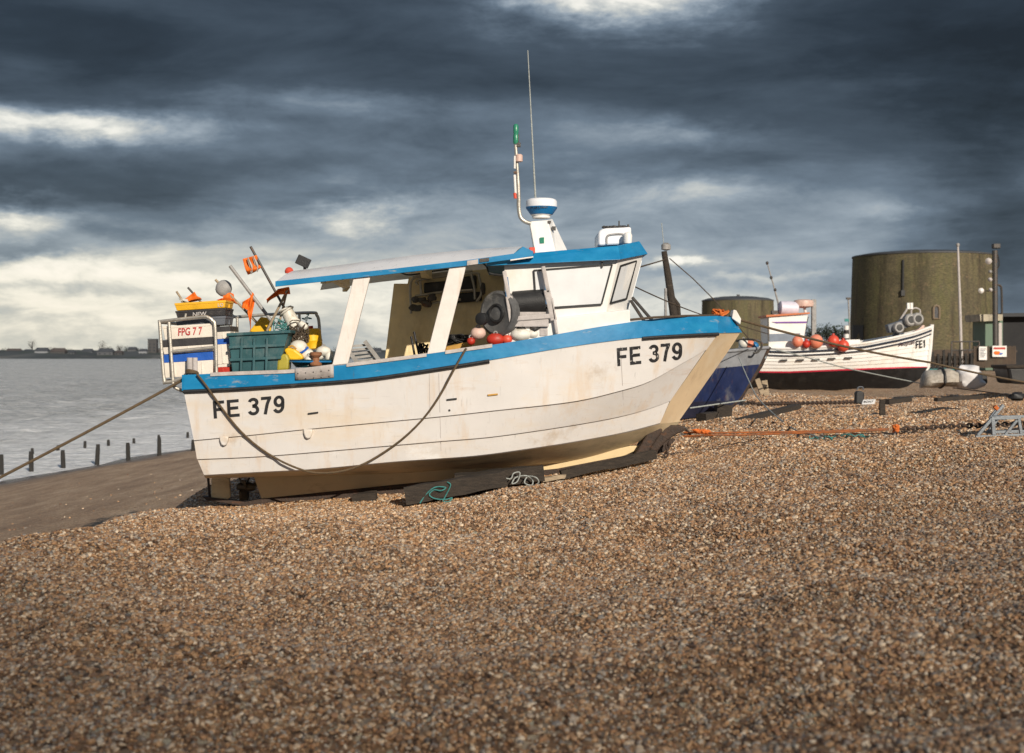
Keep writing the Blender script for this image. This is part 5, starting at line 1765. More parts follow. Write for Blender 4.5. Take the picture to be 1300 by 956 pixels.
rope('dark mooring line from the blue boat slanting across the clinker hull', [W(977, 442, 32), W(1020, 452.5, 34), W(1070, 466.5, 37), W(1120, 477, 40), W(1170, 487, 43.5)], .016, 'palerope')

# ------------------------------------------------------------------ martello towers
brick = mat('weathered_brick', (.105, .090, .050), .85, var=.3, vs=.9, bump=.3, bs=6, stains=[((.10, .10, .035), .9, (.35, .35, .09), .46, .66), ((.028, .02, .013), .9, (.8, .8, .05), .50, .68), ((.22, .15, .09), .6, (2.5, 2.5, 2.5), .55, .75), ((.06, .05, .04), .6, (1.4, 1.4, .8), .58, .72)])
capm = mat('lead_roof', (.055, .056, .06), .6, var=.2, vs=.5)


def brickwork(m):
    nt = m.node_tree
    L = nt.links.new
    p = nt.nodes['Principled BSDF']
    tc = nd(nt, 'ShaderNodeTexCoord')
    vo = nd(nt, 'ShaderNodeTexNoise', i_Scale=7.0, i_Detail=3.0, i_Roughness=.8)
    mp = nd(nt, 'ShaderNodeMapping')
    mp.inputs['Scale'].default_value = (.6, .6, 1.8)
    L(tc.outputs['Object'], mp.inputs[0])
    L(mp.outputs[0], vo.inputs['Vector'])
    f = ramp(nt, vo.outputs['Fac'], [(.35, (.6, .6, .6, 1)), (.65, (1.35, 1.3, 1.25, 1))])
    old = p.inputs['Base Color'].links[0].from_socket
    mu = nt.nodes.new('ShaderNodeMix')
    mu.data_type = 'RGBA'
    mu.blend_type = 'MULTIPLY'
    mu.inputs[0].default_value = 1
    L(old, mu.inputs[6])
    L(f, mu.inputs[7])
    L(mu.outputs[2], p.inputs['Base Color'])


brickwork(brick)


def tower(label, px, d, r0, r1, ztop, zb):
    x = (px - CX) * d / F
    o = thing('martello_tower', (x, d, zb), label, 'tower')
    prof = [(r0 * 1.01, -2)] + [(r0 + (r1 - r0) * k / 10, (ztop - zb) * k / 10) for k in range(11)]
    c = Vector((x, d, zb))
    w_ = MB().lathe(prof, c, n=72).build('wall', brick, o, smooth=40)
    return o, w_, c


t1, w1, c1 = tower('large round brown tower standing right behind the clinker boat', 1172, 130, 6.62, 6.30, W(0, 326, 130).z, 1.0)
zt = W(0, 326, 130).z - 1.0
MB().lathe([(6.36, zt - .06), (6.36, zt + .06), (5.2, zt + .26), (3.4, zt + .42), (0, zt + .46)], c1, n=72).build('roof', capm, t1, smooth=30)


def on_tower(px, py, c, r_, lift=.03):
    o = Vector((0, 0, CZ))
    dr = (W(px, py, 10) - o).normalized()
    ox, oy = o.x - c.x, o.y - c.y
    A, B, C_ = dr.x ** 2 + dr.y ** 2, ox * dr.x + oy * dr.y, ox * ox + oy * oy - (r_ + lift) ** 2
    return o + dr * ((-B - math.sqrt(max(0, B * B - A * C_))) / A)


pts = []
wx = [(1185, 404.5), (1192.5, 404.5), (1192.5, 393)] + [(1188.75 + 3.75 * math.cos(R(a_)), 392 - 4.2 * math.sin(R(a_))) for a_ in (20, 50, 90, 130, 160)] + [(1185, 393)]
pl = [on_tower(a_, b_, c1, 6.5, .02) for a_, b_ in wx]
wn = MB().prism(pl, (0, .3, 0)).build('window', mat('dim_window', (.09, .09, .095), .3), t1, smooth=0)
MB().tube([p + Vector((0, -.02, 0)) for p in pl + pl[:1]], .10, 6).build('window_surround', mat('window_stone', (.20, .15, .10), .8), wn)
MB().tube([on_tower(1146.5, 330, c1, 6.32), on_tower(1146, 372, c1, 6.42)], .10, 8).build('drain_pipe', M['seal'], t1)
MB().box(on_tower(1146, 372, c1, 6.42), (.32, .3, .5)).build('drain_hopper', M['seal'], t1, smooth=0)
pl = [on_tower(a_, b_, c1, 6.55, .05) for a_, b_ in ((1083, 413), (1096, 413), (1096, 432), (1083, 432))]
MB().prism(pl, (0, .5, 0)).build('door', M['seal'], t1, smooth=0)
t2, w2, c2 = tower('smaller far round brown tower seen over the blue bow', 936.5, 255, 6.6, 6.35, W(0, 382, 255).z, 1.2)
zt = W(0, 382, 255).z - 1.2
MB().lathe([(6.42, zt - .06), (6.42, zt + .10), (5.4, zt + .45), (3.0, zt + .75), (0, zt + .80)], c2, n=56).build('roof', capm, t2, smooth=30)
MB().box(c2 + Vector((.1, 0, zt + .95)), (.5, .5, .4)).build('roof_vent', capm, t2, smooth=0)

# ------------------------------------------------------------------ yard at the foot of the tower
DY = 82.0


def gy(px, d, dz=0.0):
    return gpx(px, d, dz)


o = thing('flagpole', gy(1221, 84), 'tall thin white pole before the brown tower', 'pole')
MB().tube([gy(1221, 84, -.2), W(1219, 400, 84), W(1216, 312, 84)], [.10, .09, .06], 10).build('pole_shaft', M['cap'], o)
MB().ball(W(1216, 311, 84), .12, n=10).build('pole_finial', M['grey'], o)
o = thing('camera_mast', gy(1264, 88), 'dark mast with cameras and dishes at right of the tower', 'mast')
ms = MB().tube([gy(1264, 88, -.2), W(1263, 330, 88), W(1263, 318, 88)], .17, 10).build('mast_shaft', M['darkmetal'], o)
MB().box(W(1264.5, 312.5, 88), (.45, .4, .30)).build('mast_camera', M['darkmetal'], o, smooth=0, bevel=.05)
MB().tube(smooth_curve([W(1265, 318, 88), W(1268, 330, 88), W(1268, 338, 88), W(1265, 342, 88)], 4), .04, 6).build('cable', M['seal'], ms)
for x, y, r_, nm, m_ in ((1255, 331.5, .20, 'dish', 'cap'), (1257, 345, .11, 'dish', 'grey'), (1257, 355, .13, 'dish', 'cap'), (1245.5, 369, .17, 'floodlight', 'white'), (1257.5, 368, .12, 'floodlight', 'cap')):
    fx = MB().lathe([(r_ * .2, .15), (r_, .04), (r_, -.05), (0, -.02)], W(x, y, 87.6), (-.4, -1, -.1), 14).build(nm, M[m_], o, smooth=40)
    MB().tube([W(x, y, 87.7), W(1263, y + 1, 88)], .035, 6).build('bracket', M['darkmetal'], fx)
MB().tube(smooth_curve([W(1264, 361, 88), W(1270, 363, 88), W(1271.5, 370, 88), W(1272, 398, 88)], 4), .07, 6).build('conduit', M['darkmetal'], o)
# kiosk
o = thing('kiosk', gy(1262, 90), 'small green kiosk with a pale flat roof beside the dark shed', 'kiosk')
gk = mat('kiosk_green', (.10, .16, .11), .6, var=.2, vs=2)
MB().prism([W(1251, 470, 90), W(1273, 470, 90), W(1273, 405, 90), W(1251, 405, 90)], (0, 2.4, 0)).build('wall', gk, o, smooth=0)
MB().prism([W(1245, 408, 89.6), W(1273, 407, 89.6), W(1273, 399, 89.6), W(1244, 399, 89.6)], (0, 3.0, 0)).build('roof', mat('kiosk_fascia', (.42, .37, .27), .6, var=.25, vs=2, stains=[(GRIME, .7, (2, 2, 1), .5, .65)]), o, smooth=0)
MB().prism([W(1268, 445, 89.95), W(1272, 445, 89.95), W(1272, 410, 89.95), W(1268, 410, 89.95)], (0, .05, 0)).build('door', M['cap'], o, smooth=0)
o = thing('shed', gy(1300, 92), 'low black shed with open front at the right edge', 'shed')
bk = mat('tarred_boards', (.012, .012, .014), .8, var=.4, vs=2)
MB().prism([W(1273, 470, 92), W(1420, 472, 92), W(1420, 400, 92), W(1273, 401, 92)], (0, 6, 0)).build('wall', bk, o, smooth=0)
MB().prism([W(1272, 402, 91.2), W(1424, 401, 91.2), W(1424, 396, 91.2), W(1272, 397.5, 91.2)], (0, 7.5, 0)).build('roof', mat('shed_roof', (.03, .032, .036), .7, var=.3, vs=1), o, smooth=0)
# fences
fb = mat('fence_slats', (.085, .06, .042), .85, var=.35, vs=3, bump=.3)
o = thing('fence', gy(1262, 79), 'brown vertical board fence before the green kiosk', 'fence')
for k, x in enumerate(range(1236, 1290, 2)):
    MB().prism([W(x + .15, 467, 79), W(x + 1.8, 467, 79), W(x + 1.75, 439.5 + .8 * math.sin(k * 1.9), 79), W(x + .2, 439.5 + .6 * math.sin(k * 2.7), 79)], (0, .04, 0)).build('board', fb, o, smooth=0)
MB().bar(W(1235, 446, 79.06), W(1291, 446, 79.06), .06, .12).build('fence_rail', fb, o, smooth=0)
o = thing('railing', gy(1222, 80), 'open metal handrail in front of the tower foot', 'railing')
for x in (1208, 1219, 1231, 1243):
    MB().tube([gy(x, 80, -.2), W(x, 434, 80)], .05, 6).build('railing_post', M['darkmetal'], o)
for y in (434, 445):
    MB().tube([W(1208, y, 80), W(1243, y - .5, 80)], .045, 6).build('railing_bar', M['darkmetal'], o)
o = thing('fence', gy(1208, 74), 'low ragged net fence on short posts behind the clinker bow', 'fence')
for k, x in enumerate(range(1184, 1240, 7)):
    h_ = 447 + 3 * math.sin(k * 2.2)
    timber('fence_post', None, gy(x, 74, -.2), W(x, h_, 74), .11, .11, 'postwood', None, None, up=(0, 1, 0), seed=20 + k)
    pp = [q for q in bpy.data.objects if q.name.startswith('fence_post')][-1]
    q = sorted([q for q in bpy.data.objects if q.name.startswith('fence_post') and q.parent is None], key=lambda z: z.name)[-1]
    q.parent = o
    q.location = q.location - o.location
mb = MB()
for k in range(26):
    x = 1184 + k * 2.0
    mb.tube([W(x, 466, 74.06), W(x + 2.5, 452, 74.06)], .022, 4).tube([W(x + 2.5, 466, 74.07), W(x, 452, 74.07)], .022, 4)
nn = mb.build('netting', M['wood'], o, smooth=0)
# notices on the fence
o = thing('notice_board', W(1248.5, 448, 78.6), 'upright white notice on the board fence', 'sign')
MB().prism([W(1243, 457, 78.8), W(1253, 457, 78.8), W(1253, 440, 78.8), W(1243, 440, 78.8)], (0, .06, 0)).build('panel', M['white'], o, smooth=0)
mb = MB()
for k in range(6):
    MB().prism([W(1244.5, 443.4 + 2 * k, 78.78), W(1251.5 - (k % 3), 443.4 + 2 * k, 78.78), W(1251.5 - (k % 3), 442.6 + 2 * k, 78.78), W(1244.5, 442.6 + 2 * k, 78.78)], (0, .02, 0)).build('printed_line', M['crategrey'], o, smooth=0)
o = thing('notice_board', W(1269, 446, 78.6), 'wide white sign with an orange picture on the board fence', 'sign')
MB().prism([W(1260, 453, 78.8), W(1278, 453, 78.8), W(1278, 439, 78.8), W(1260, 439, 78.8)], (0, .06, 0)).build('panel', M['white'], o, smooth=0)
MB().ball(W(1266, 448, 78.78), .13, (1.4, .15, .8), 12, .4, 2).build('picture', M['orange'], o)
MB().ball(W(1270, 449, 78.78), .09, (1.4, .15, .7), 10, .4, 4).build('picture', M['crateblue'], o)
MB().prism([W(1261.5, 443.5, 78.78), W(1276.5, 443.5, 78.78), W(1276.5, 441, 78.78), W(1261.5, 441, 78.78)], (0, .02, 0)).build('printed_line', M['red'], o, smooth=0)
# low wall behind the fence
bw_ = mat('yard_wall', (.07, .05, .036), .85, var=.4, vs=1.5, bump=.3)
o = single('yard_wall', MB().prism([W(1096, 462, 112), W(1330, 466, 112), W(1330, 440, 112), W(1096, 447, 112)], (0, .4, 0)), bw_, gy(1200, 112), 'low dark wall running along the foot of the large tower', 'wall', smooth=0)
# bags
bagm = mat('white_bag', (.66, .64, .64), .6, var=.10, vs=3, bump=1.0, bs=5, stains=[(GRIME, .5, (3, 3, 3), .6, .8)])
tarp = mat('pale_net_bundle', (.36, .32, .27), .75, var=.25, vs=6, bump=.6, bs=25, stains=[((.5, .47, .42), .7, (5, 5, 9), .5, .65), (GRIME, .7, (6, 6, 10), .5, .7)])
d = 42.0
mb = MB()
rows = []
for k in range(13):
    u = k / 12
    x = 1168.5 + u * 44
    hh2 = interp([(0, 3), (.06, 8), (.15, 11), (.5, 11.5), (.8, 12), (1, 10)], u)
    c = W(x, 493 - hh2 - 1 + (u - .5) * -2, d)
    row = []
    for j in range(16):
        a_ = 2 * math.pi * j / 16
        q = Vector((0, math.cos(a_) * .42 * (hh2 / 11), math.sin(a_) * hh2 * d / F))
        row.append(c + q * (1 + .22 * noise.noise(c * 2 + q * 5) + .10 * noise.noise(Vector((c.x * 1.5, j * 2.1, 3)))))
    rows.append(row)
mb.grid(rows, True)
mb.f += [tuple(range(16)), tuple(range(12 * 16 + 15, 12 * 16 - 1, -1))]
o = thing('net_bundle', gy(1188, d), 'grey rolled net bundle strapped beside the white bag', 'bundle')
MB.build(mb, 'bundle_roll', tarp, o, smooth=60)
MB().tube([rows[7][0].lerp(rows[7][8], .5) + (p_ - rows[7][0].lerp(rows[7][8], .5)) * 1.06 for p_ in rows[7] + rows[7][:1]], .035, 6).build('strap', M['black'], o)
mb = MB()
rows = []
for k in range(11):
    v = k / 10
    y = 492 - v * 29
    hw = interp([(0, 15), (.1, 17), (.35, 17), (.6, 15), (.75, 10), (1, 6)], v)
    cx_ = interp([(0, 1230), (.6, 1229), (1, 1225)], v)
    row = []
    for j in range(20):
        a_ = 2 * math.pi * j / 20
        c_, s_ = math.cos(a_), math.sin(a_)
        q = Vector((math.copysign(abs(c_) ** .7, c_) * hw * d / F, math.copysign(abs(s_) ** .7, s_) * .38 * hw / 16, 0))
        p = W(cx_, y, d) + q
        p += (q.normalized() + Vector((0, 0, .6))) * (.20 * noise.noise(p * 2.6) + .12 * noise.noise(p * 6))
        row.append(p)
    rows.append(row)
mb.grid(rows, True)
mb.f += [tuple(range(20)), tuple(range(10 * 20 + 19, 10 * 20 - 1, -1))]
o = single('sack', mb, bagm, gy(1230, d), 'bulging white sack on the shingle before the yard', 'sack', smooth=60)
single('box', MB().prism([W(x, y, d + .2) for x, y in [(1246, 488), (1254, 487), (1253.5, 475), (1246, 476)]], (0, .5, 0)), M['black'], gy(1250, d), 'black box tucked behind the right side of the white sack', 'box', smooth=0, bevel=.03)
mb = MB()
pts = [W(1180 + 34 * rr.random(), 471 - 3.5 * rr.random() + 2 * rr.random(), d + .1 + .3 * rr.random()) for k in range(50)]
mb.tube(smooth_curve(pts, 4), .012, 5)
single('net_heap', mb, M['tealrope'], W(1195, 472, d), 'green netting lying on top of the grey bundle', 'net')
# dark dinghy at the right edge
d = 40
o = thing('dinghy', gy(1300, d), 'dark upturned dinghy cut by the right edge of the view', 'dinghy')
MB().prism([W(x, y, d) for x, y in [(1279, 466), (1283, 487), (1380, 492), (1392, 464)]], (0, 1.2, 0)).build('hull', clblack, o, smooth=0, bevel=.08)
MB().prism([W(x, y, d - .05) for x, y in [(1277, 463.5), (1278, 468), (1393, 466), (1393, 461.5)]], (0, 1.3, 0)).build('gunwale', M['wood'], o, smooth=0, bevel=.03)
single('rope_knot', MB().ball(W(1291, 503, 33), .13, (1.6, 1, .7), 12, .6, 5), M['black'], W(1291, 503, 33), 'black lump of rope on the shingle near the right edge', 'knot')
rope('dark rope along the shingle from the sack to the black lump', [W(1210, 492.5, 40), W(1240, 496, 37), W(1270, 500, 35), W(1291, 503, 33)], .016, 'darkrope')
# striped post and lamp post left of the tower
o = thing('lamp_post', gy(1079, 100), 'thin lamp post standing left of the large tower', 'lamp post')
MB().tube([gy(1079, 100, -.2), W(1078, 400, 100), W(1077, 380, 100)], .06, 8).build('pole_shaft', M['grey'], o)
MB().box(W(1077, 379, 100), (.3, .2, .15)).build('lamp_head', M['darkmetal'], o, smooth=0)
MB().box(W(1075.5, 406.5, 100), (.35, .1, .2)).build('lamp_sign', M['tealrope'], o, smooth=0)
o = thing('bollard', gy(1076, 96), 'black and white striped post by the tower door', 'post')
for k in range(5):
    a, b = W(1074.5, 440 - k * 5.3, 96), W(1074.5, 440 - (k + 1) * 5.3, 96)
    MB().tube([a, b], .17, 12).build('band', M['seal'] if k % 2 else M['white'], o)

# ------------------------------------------------------------------ small things on the shingle
o = thing('jerry_can', gpx(1092, 29), 'black plastic can standing on the shingle in front of the clinker boat', 'can')
mb = MB().prism([W(x, y, 29) for x, y in [(1086.2, 513), (1086.5, 499), (1088, 496.5), (1095, 496.5), (1097.5, 499), (1097.5, 513)]], (0, .16, 0))
mb.build('can_body', M['black'], o, smooth=0, bevel=.03)
MB().tube(smooth_curve([W(1088, 495, 29.08), W(1090, 491.5, 29.08), W(1095, 491.5, 29.08), W(1096, 495, 29.08)], 3), .014, 6).build('can_handle', M['crategrey'], o)
o = thing('sign', gpx(1103, 28.6), 'small white board with dark letters lying beside the black can', 'sign')
pq = [W(1094, 513.5, 28.6), W(1110, 513, 28.6), W(1112, 507, 28.75), W(1096, 507.5, 28.75)]
MB().prism(pq, (0, .03, 0)).build('panel', M['white'], o, smooth=0)
uv, fs = text_geo('BOAT', offset=.02)
n_ = (pq[1] - pq[0]).cross(pq[3] - pq[0]).normalized()
n_ = n_ if n_.y < 0 else -n_
MB().add([pq[0].lerp(pq[1], .1 + .75 * u).lerp(pq[3].lerp(pq[2], .1 + .75 * u), .3 + .4 * v) + n_ * .006 for u, v in uv], fs).build('sign_lettering', M['letter'], o, smooth=0, recalc=False)
timber('timber', 'old round timber stub beside the white board', gpx(1120, 28.6, 0), W(1121, 507, 28.6), .10, .10, 'wood', 'post', up=(0, 1, 0), seed=14)
timber('timber', 'long dark half buried timber right of the white board, left length', W(1126, 510, 29.2), W(1155, 507, 29.6), .14, .10, cat='timber', seed=15)
timber('timber', 'long dark half buried timber in front of the sack, right length', W(1188, 507, 30.2), W(1246, 504, 31), .12, .08, cat='timber', seed=16)
# metal trestle
o = thing('metal_trestle', gpx(1270, 17.6), 'low galvanised metal trestle on the shingle at the right edge', 'trestle')
gm = mat('galvanised_steel', (.20, .22, .24), .5, metal=.4, var=.25, vs=8, bump=.15, stains=[(RUST, .6, (6, 6, 6), .58, .75)])
for nm, a, b, dd, w_ in (('base_rail', (1238, 555), (1330, 551), 17.5, .05), ('leg', (1241, 553), (1259, 531.5), 17.5, .05), ('top_rail', (1258, 531), (1296, 530), 17.5, .055), ('upright', (1260, 531), (1261.5, 552.5), 17.5, .06), ('brace', (1276, 552), (1291, 533.5), 17.5, .045),
                         ('leg', (1293, 531), (1296.5, 551), 17.5, .05), ('handle', (1261, 529), (1274, 514), 17.6, .05), ('handle', (1256, 532), (1268, 516), 17.9, .04), ('base_rail', (1252, 549), (1330, 547), 17.95, .05), ('leg', (1254, 549), (1268, 530), 17.95, .045), ('top_rail', (1268, 529.5), (1330, 528), 17.95, .045)):
    MB().bar(W(*a, dd), W(*b, dd), w_ * .78, w_ * .78, up=(0, 1, 0)).build(nm, gm, o, smooth=0, bevel=.006)
MB().bar(W(1262, 530, 17.55), W(1269, 529, 17.95), .05, .05).build('cross_tube', gm, o, smooth=0)
MB().bar(W(1263, 519, 17.58), W(1266, 516, 17.58), .055, .055, up=(0, 1, 0)).build('orange_mark', M['orangerope'], o, smooth=0)

# ------------------------------------------------------------------ groyne posts
def post(px, top, d, w_, label, grp, pale=False):
    x = (px - CX) * d / F
    z = gz(x, d) - .4
    zt_ = CZ - (top - HY) * d / F
    rr2 = random.Random(int(px * 7))
    mb = MB()
    rows = []
    lean = Vector((rr2.uniform(-.03, .03), rr2.uniform(-.03, .03), 0))
    for k in range(7):
        u = k / 6
        row = []
        for j in range(8):
            a_ = math.pi / 8 + 2 * math.pi * j / 8
            q = Vector((math.cos(a_), math.sin(a_), 0)) * w_ * .56
            q *= (1 - .15 * max(0, u - .85) / .15) * (1 + .10 * noise.noise(Vector((px + j, u * 3, 1))))
            row.append(Vector((x, d, z + (zt_ - z) * u)) + q + lean * u * 2)
        rows.append(row)
    mb.grid(rows, True)
    mb.f.append(tuple(range(48, 56)))
    o = single('groyne_post', mb, M['postwood'], (x, d, z), label, 'post', grp, smooth=30)
    return o


LN = 'thick black timber post of the nearer groyne row at the water edge'
LF = 'short black timber post standing out in the white surf'
for px, top, bot in ((1.5, 577, 597), (40, 573, 596), (81, 571.5, 592), (122.5, 564, 588), (163, 562, 584.5), (202.5, 555, 581), (244.7, 558, 577)):
    dd = interp([(0, 51.5), (245, 61)], px)
    post(px, top, dd, .155, LN, 'nearer row of groyne posts')
for px, top in ((42, 569), (74.5, 565.5), (107, 560), (139, 558), (170, 556.5), (203, 552), (238, 548.5)):
    dd = interp([(40, 62), (240, 74)], px)
    post(px, top, dd, .13, LF, 'farther row of groyne posts')

# ------------------------------------------------------------------ the far shore
FD = 1230.0


def shore():
    mb = MB()
    rows = []
    for k in range(161):
        px = -420 + k * 13
        x = (px - CX) * FD / F
        hgt = 3.2 + 3.5 * (0.5 + noise.noise(Vector((px * .013, 3, 0)))) + 1.0 * noise.noise(Vector((px * .07, 8, 0)))
        y0 = FD - 20 + 22 * noise.noise(Vector((px * .01, 1, 1)))
        rows.append([Vector((x, y0, SEA - 1)), Vector((x, y0 + 6, SEA + 1.2)), Vector((x, y0 + 30, SEA + 1.6 + hgt * .4)), Vector((x, y0 + 60, SEA + 2.5 + hgt)), Vector((x, y0 + 300, SEA + 1.5 + hgt)), Vector((x, y0 + 700, SEA - 1))])
    m = mat('far_land', (.050, .058, .062), .9, var=.4, vs=.02, bump=0, stains=[((.16, .15, .14), .6, (.02, .02, .12), .52, .66), ((.03, .045, .03), .8, (.03, .03, .1), .5, .6)])
    o = mb.grid(rows).build('far_shore', m, None, smooth=180)
    tag(o, kind='structure')


shore()
fz = SEA + 3.4
wallm = [mat('far_render', (.085, .09, .10), .8, var=.15, vs=.1, bump=0), mat('far_brick', (.06, .058, .06), .8, var=.2, vs=.1, bump=0), mat('far_pale', (.22, .23, .25), .8, var=.1, vs=.1, bump=0)]
roofm = [mat('far_slate', (.05, .055, .065), .8, var=.2, vs=.1, bump=0), mat('far_tile', (.07, .058, .055), .8, var=.2, vs=.1, bump=0)]
darkwin = mat('far_glass', (.03, .035, .04), .3, bump=0)


def house_far(px, w_, h_, kind, label, d=None):
    d = d or FD + 25
    x = (px - CX) * d / F
    z = fz - .5
    o = thing('house', (x, d, z), label, 'house', 'houses along the far shore' if 'house' in label else None)
    rr2 = random.Random(int(px * 3))
    MB().box((x, d + 4, z + h_ / 2), (w_, 8, h_)).build('wall', wallm[kind], o, smooth=0)
    rh = min(3.2, w_ * .3)
    if h_ < 9:
        MB().prism([Vector((x - w_ * .53, d - .4, z + h_)), Vector((x + w_ * .53, d - .4, z + h_)), Vector((x + w_ * .40, d + 4, z + h_ + rh)), Vector((x - w_ * .40, d + 4, z + h_ + rh))], (0, .3, 0)).prism([Vector((x - w_ * .53, d + 8.4, z + h_)), Vector((x + w_ * .53, d + 8.4, z + h_)), Vector((x + w_ * .40, d + 4.3, z + h_ + rh)), Vector((x - w_ * .40, d + 4.3, z + h_ + rh))], (0, -.3, 0))
        mb = MB().add([(x - w_ * .53, d - .4, z + h_), (x + w_ * .53, d - .4, z + h_), (x + w_ * .53, d + 8.4, z + h_), (x - w_ * .53, d + 8.4, z + h_), (x - w_ * .42, d + 4, z + h_ + rh), (x + w_ * .42, d + 4, z + h_ + rh)],
                      [(0, 1, 5, 4), (2, 3, 4, 5), (1, 2, 5), (3, 0, 4), (3, 2, 1, 0)])
        mb.build('roof', roofm[kind % 2], o, smooth=0)
    else:
        MB().box((x, d + 4, z + h_ + .3), (w_ * 1.04, 8.4, .6)).build('roof', roofm[0], o, smooth=0)
    nfl = max(1, int(h_ / 2.9))
    for f_ in range(nfl):
        nw = max(2, int(w_ / 4))
        for k in range(nw):
            MB().box((x - w_ / 2 + (k + .5) * w_ / nw, d - .02, z + 1.4 + f_ * 2.8), (1.3, .1, 1.2)).build('window', darkwin, o, smooth=0)
    return o


house_far(193, 7.5, 14, 1, 'square dark block of flats standing highest on the far shore')
HS = [(16, 13, 4.5, 1), (34, 9, 4, 0), (52, 12, 5, 2), (73, 11, 5.5, 1), (90, 9, 4.5, 0), (110, 16, 5.5, 2), (133, 12, 5, 0), (150, 10, 4.6, 1), (167, 12, 5.4, 0), (181, 9, 4.2, 2), (208, 12, 5, 1), (228, 10, 4, 0), (440, 12, 5, 1), (460, 14, 4.4, 2), (478, 10, 5, 0)]
side_ = ['leftmost of all', 'second from the left edge', 'left of the big bare tree', 'below the big bare tree', 'just right of the big bare tree', 'with the broad pale gable', 'right of the pale gabled one', 'in the middle of the terrace', 'between two bare trees', 'beside the dark block of flats', 'hidden behind the stern rail', 'hidden behind the crates', 'seen below the shelter, left', 'seen below the shelter, pale', 'seen below the shelter, right']
for (px, w_, h_, k), tx in zip(HS, side_):
    nm = ['grey', 'dark brick', 'white'][k]
    house_far(px, w_ * (.6 + (px * 13 % 10) * .06), h_ * (.55 + (px * 17 % 10) * .045), k, '%s house on the far shore, %s' % (nm, tx), FD + 12 + (px * 7 % 30))


def far_tree(px, h_, w_, label, seed, d=None):
    d = d or FD + 60
    x = (px - CX) * d / F
    z = fz - .5
    o = thing('tree', (x, d, z), label, 'tree', 'trees on the far shore')
    rr2 = random.Random(seed)
    mb = MB().tube([Vector((x, d, z)), Vector((x + .2, d, z + h_ * .35)), Vector((x, d, z + h_ * .8))], [.45, .35, .1], 6)
    for k in range(8):
        a_ = rr2.random() * 6.28
        p0_ = Vector((x, d, z + h_ * rr2.uniform(.25, .6)))
        mb.tube([p0_, p0_ + Vector((math.cos(a_) * w_ * .4, math.sin(a_) * w_ * .4, h_ * .3))], [.18, .05], 5)
    mb.build('trunk', M['postwood'], o)
    mb = MB()
    for k in range(260):
        a_, b_ = rr2.random() * 6.28, rr2.uniform(-1, 1)
        rad = rr2.random() ** .5
        q = Vector((x + math.cos(a_) * w_ * .5 * rad * math.sqrt(1 - b_ * b_ * .8), d + math.sin(a_) * w_ * .5 * rad, z + h_ * (.62 + .36 * b_ * rad)))
        s = rr2.uniform(.3, .75)
        u, v = Vector((rr2.uniform(-1, 1), rr2.uniform(-1, 1), rr2.uniform(-1, 1))) * s, Vector((rr2.uniform(-1, 1), rr2.uniform(-1, 1), rr2.uniform(-1, 1))) * s
        mb.add([q, q + u, q + v], [(0, 1, 2)])
    mb.build('crown', TREEM[seed % 2], o, smooth=0, merge=False, recalc=False)
    return o


TREEM = [mat('bare_twigs', (.055, .045, .035), .9, var=.4, vs=.5, bump=0), mat('dark_evergreen', (.022, .035, .020), .9, var=.5, vs=.5, bump=0)]
for k, (px, h_, w_, tx) in enumerate(((41, 16, 10, 'bare tree standing tallest on the far shore, under the pale sky'), (8, 7, 9, 'dark evergreen at the left end of the far shore'), (66, 8, 10, 'bare tree right of the tallest one on the far shore'), (85, 6.5, 12, 'wide low evergreen beside the terrace on the far shore'),
                                      (129.5, 14, 9, 'tall bare tree in the middle of the far shore'), (138, 9, 8, 'dark evergreen clump touching the tall middle tree'), (152, 10, 7, 'slim bare tree between middle and the block of flats'), (160, 9, 6, 'dark evergreen, second left of the block of flats'),
                                      (176, 7, 10, 'low bare tree next to the block of flats'), (203, 8, 9, 'dark evergreen right of the block of flats'), (430, 9, 12, 'bare tree seen past the first canopy post'), (472, 9, 12, 'dark evergreen seen under the shelter roof'))):
    far_tree(px, h_, w_, tx, k)
for k, (px, h_, w_, tx) in enumerate(((1030, 6, 5, 'dark bush left of all behind the clinker boat rail'), (1040, 5, 6, 'low bare bush behind the large salmon buoy'), (1049, 6.5, 4.5, 'upright dark bush in the gap before the tower'), (1060, 6.2, 6, 'wide dark bush left of the striped post'), (1069, 5.4, 5, 'low dark bush touching the striped post'))):
    d_ = 420
    x = (px - CX) * d_ / F
    o = far_tree(px, h_ + 1.2, w_ + 2, tx, k * 2 + 1, d_)
    o['group'] = 'bushes behind the clinker boat'
    o.location.z += 3.2
# ------------------------------------------------------------------ sky, sun, camera
SUN_AZ, SUN_EL = R(157), R(22.5)       # azimuth from +Y towards +X; the sun stands behind the viewer, a little to the right


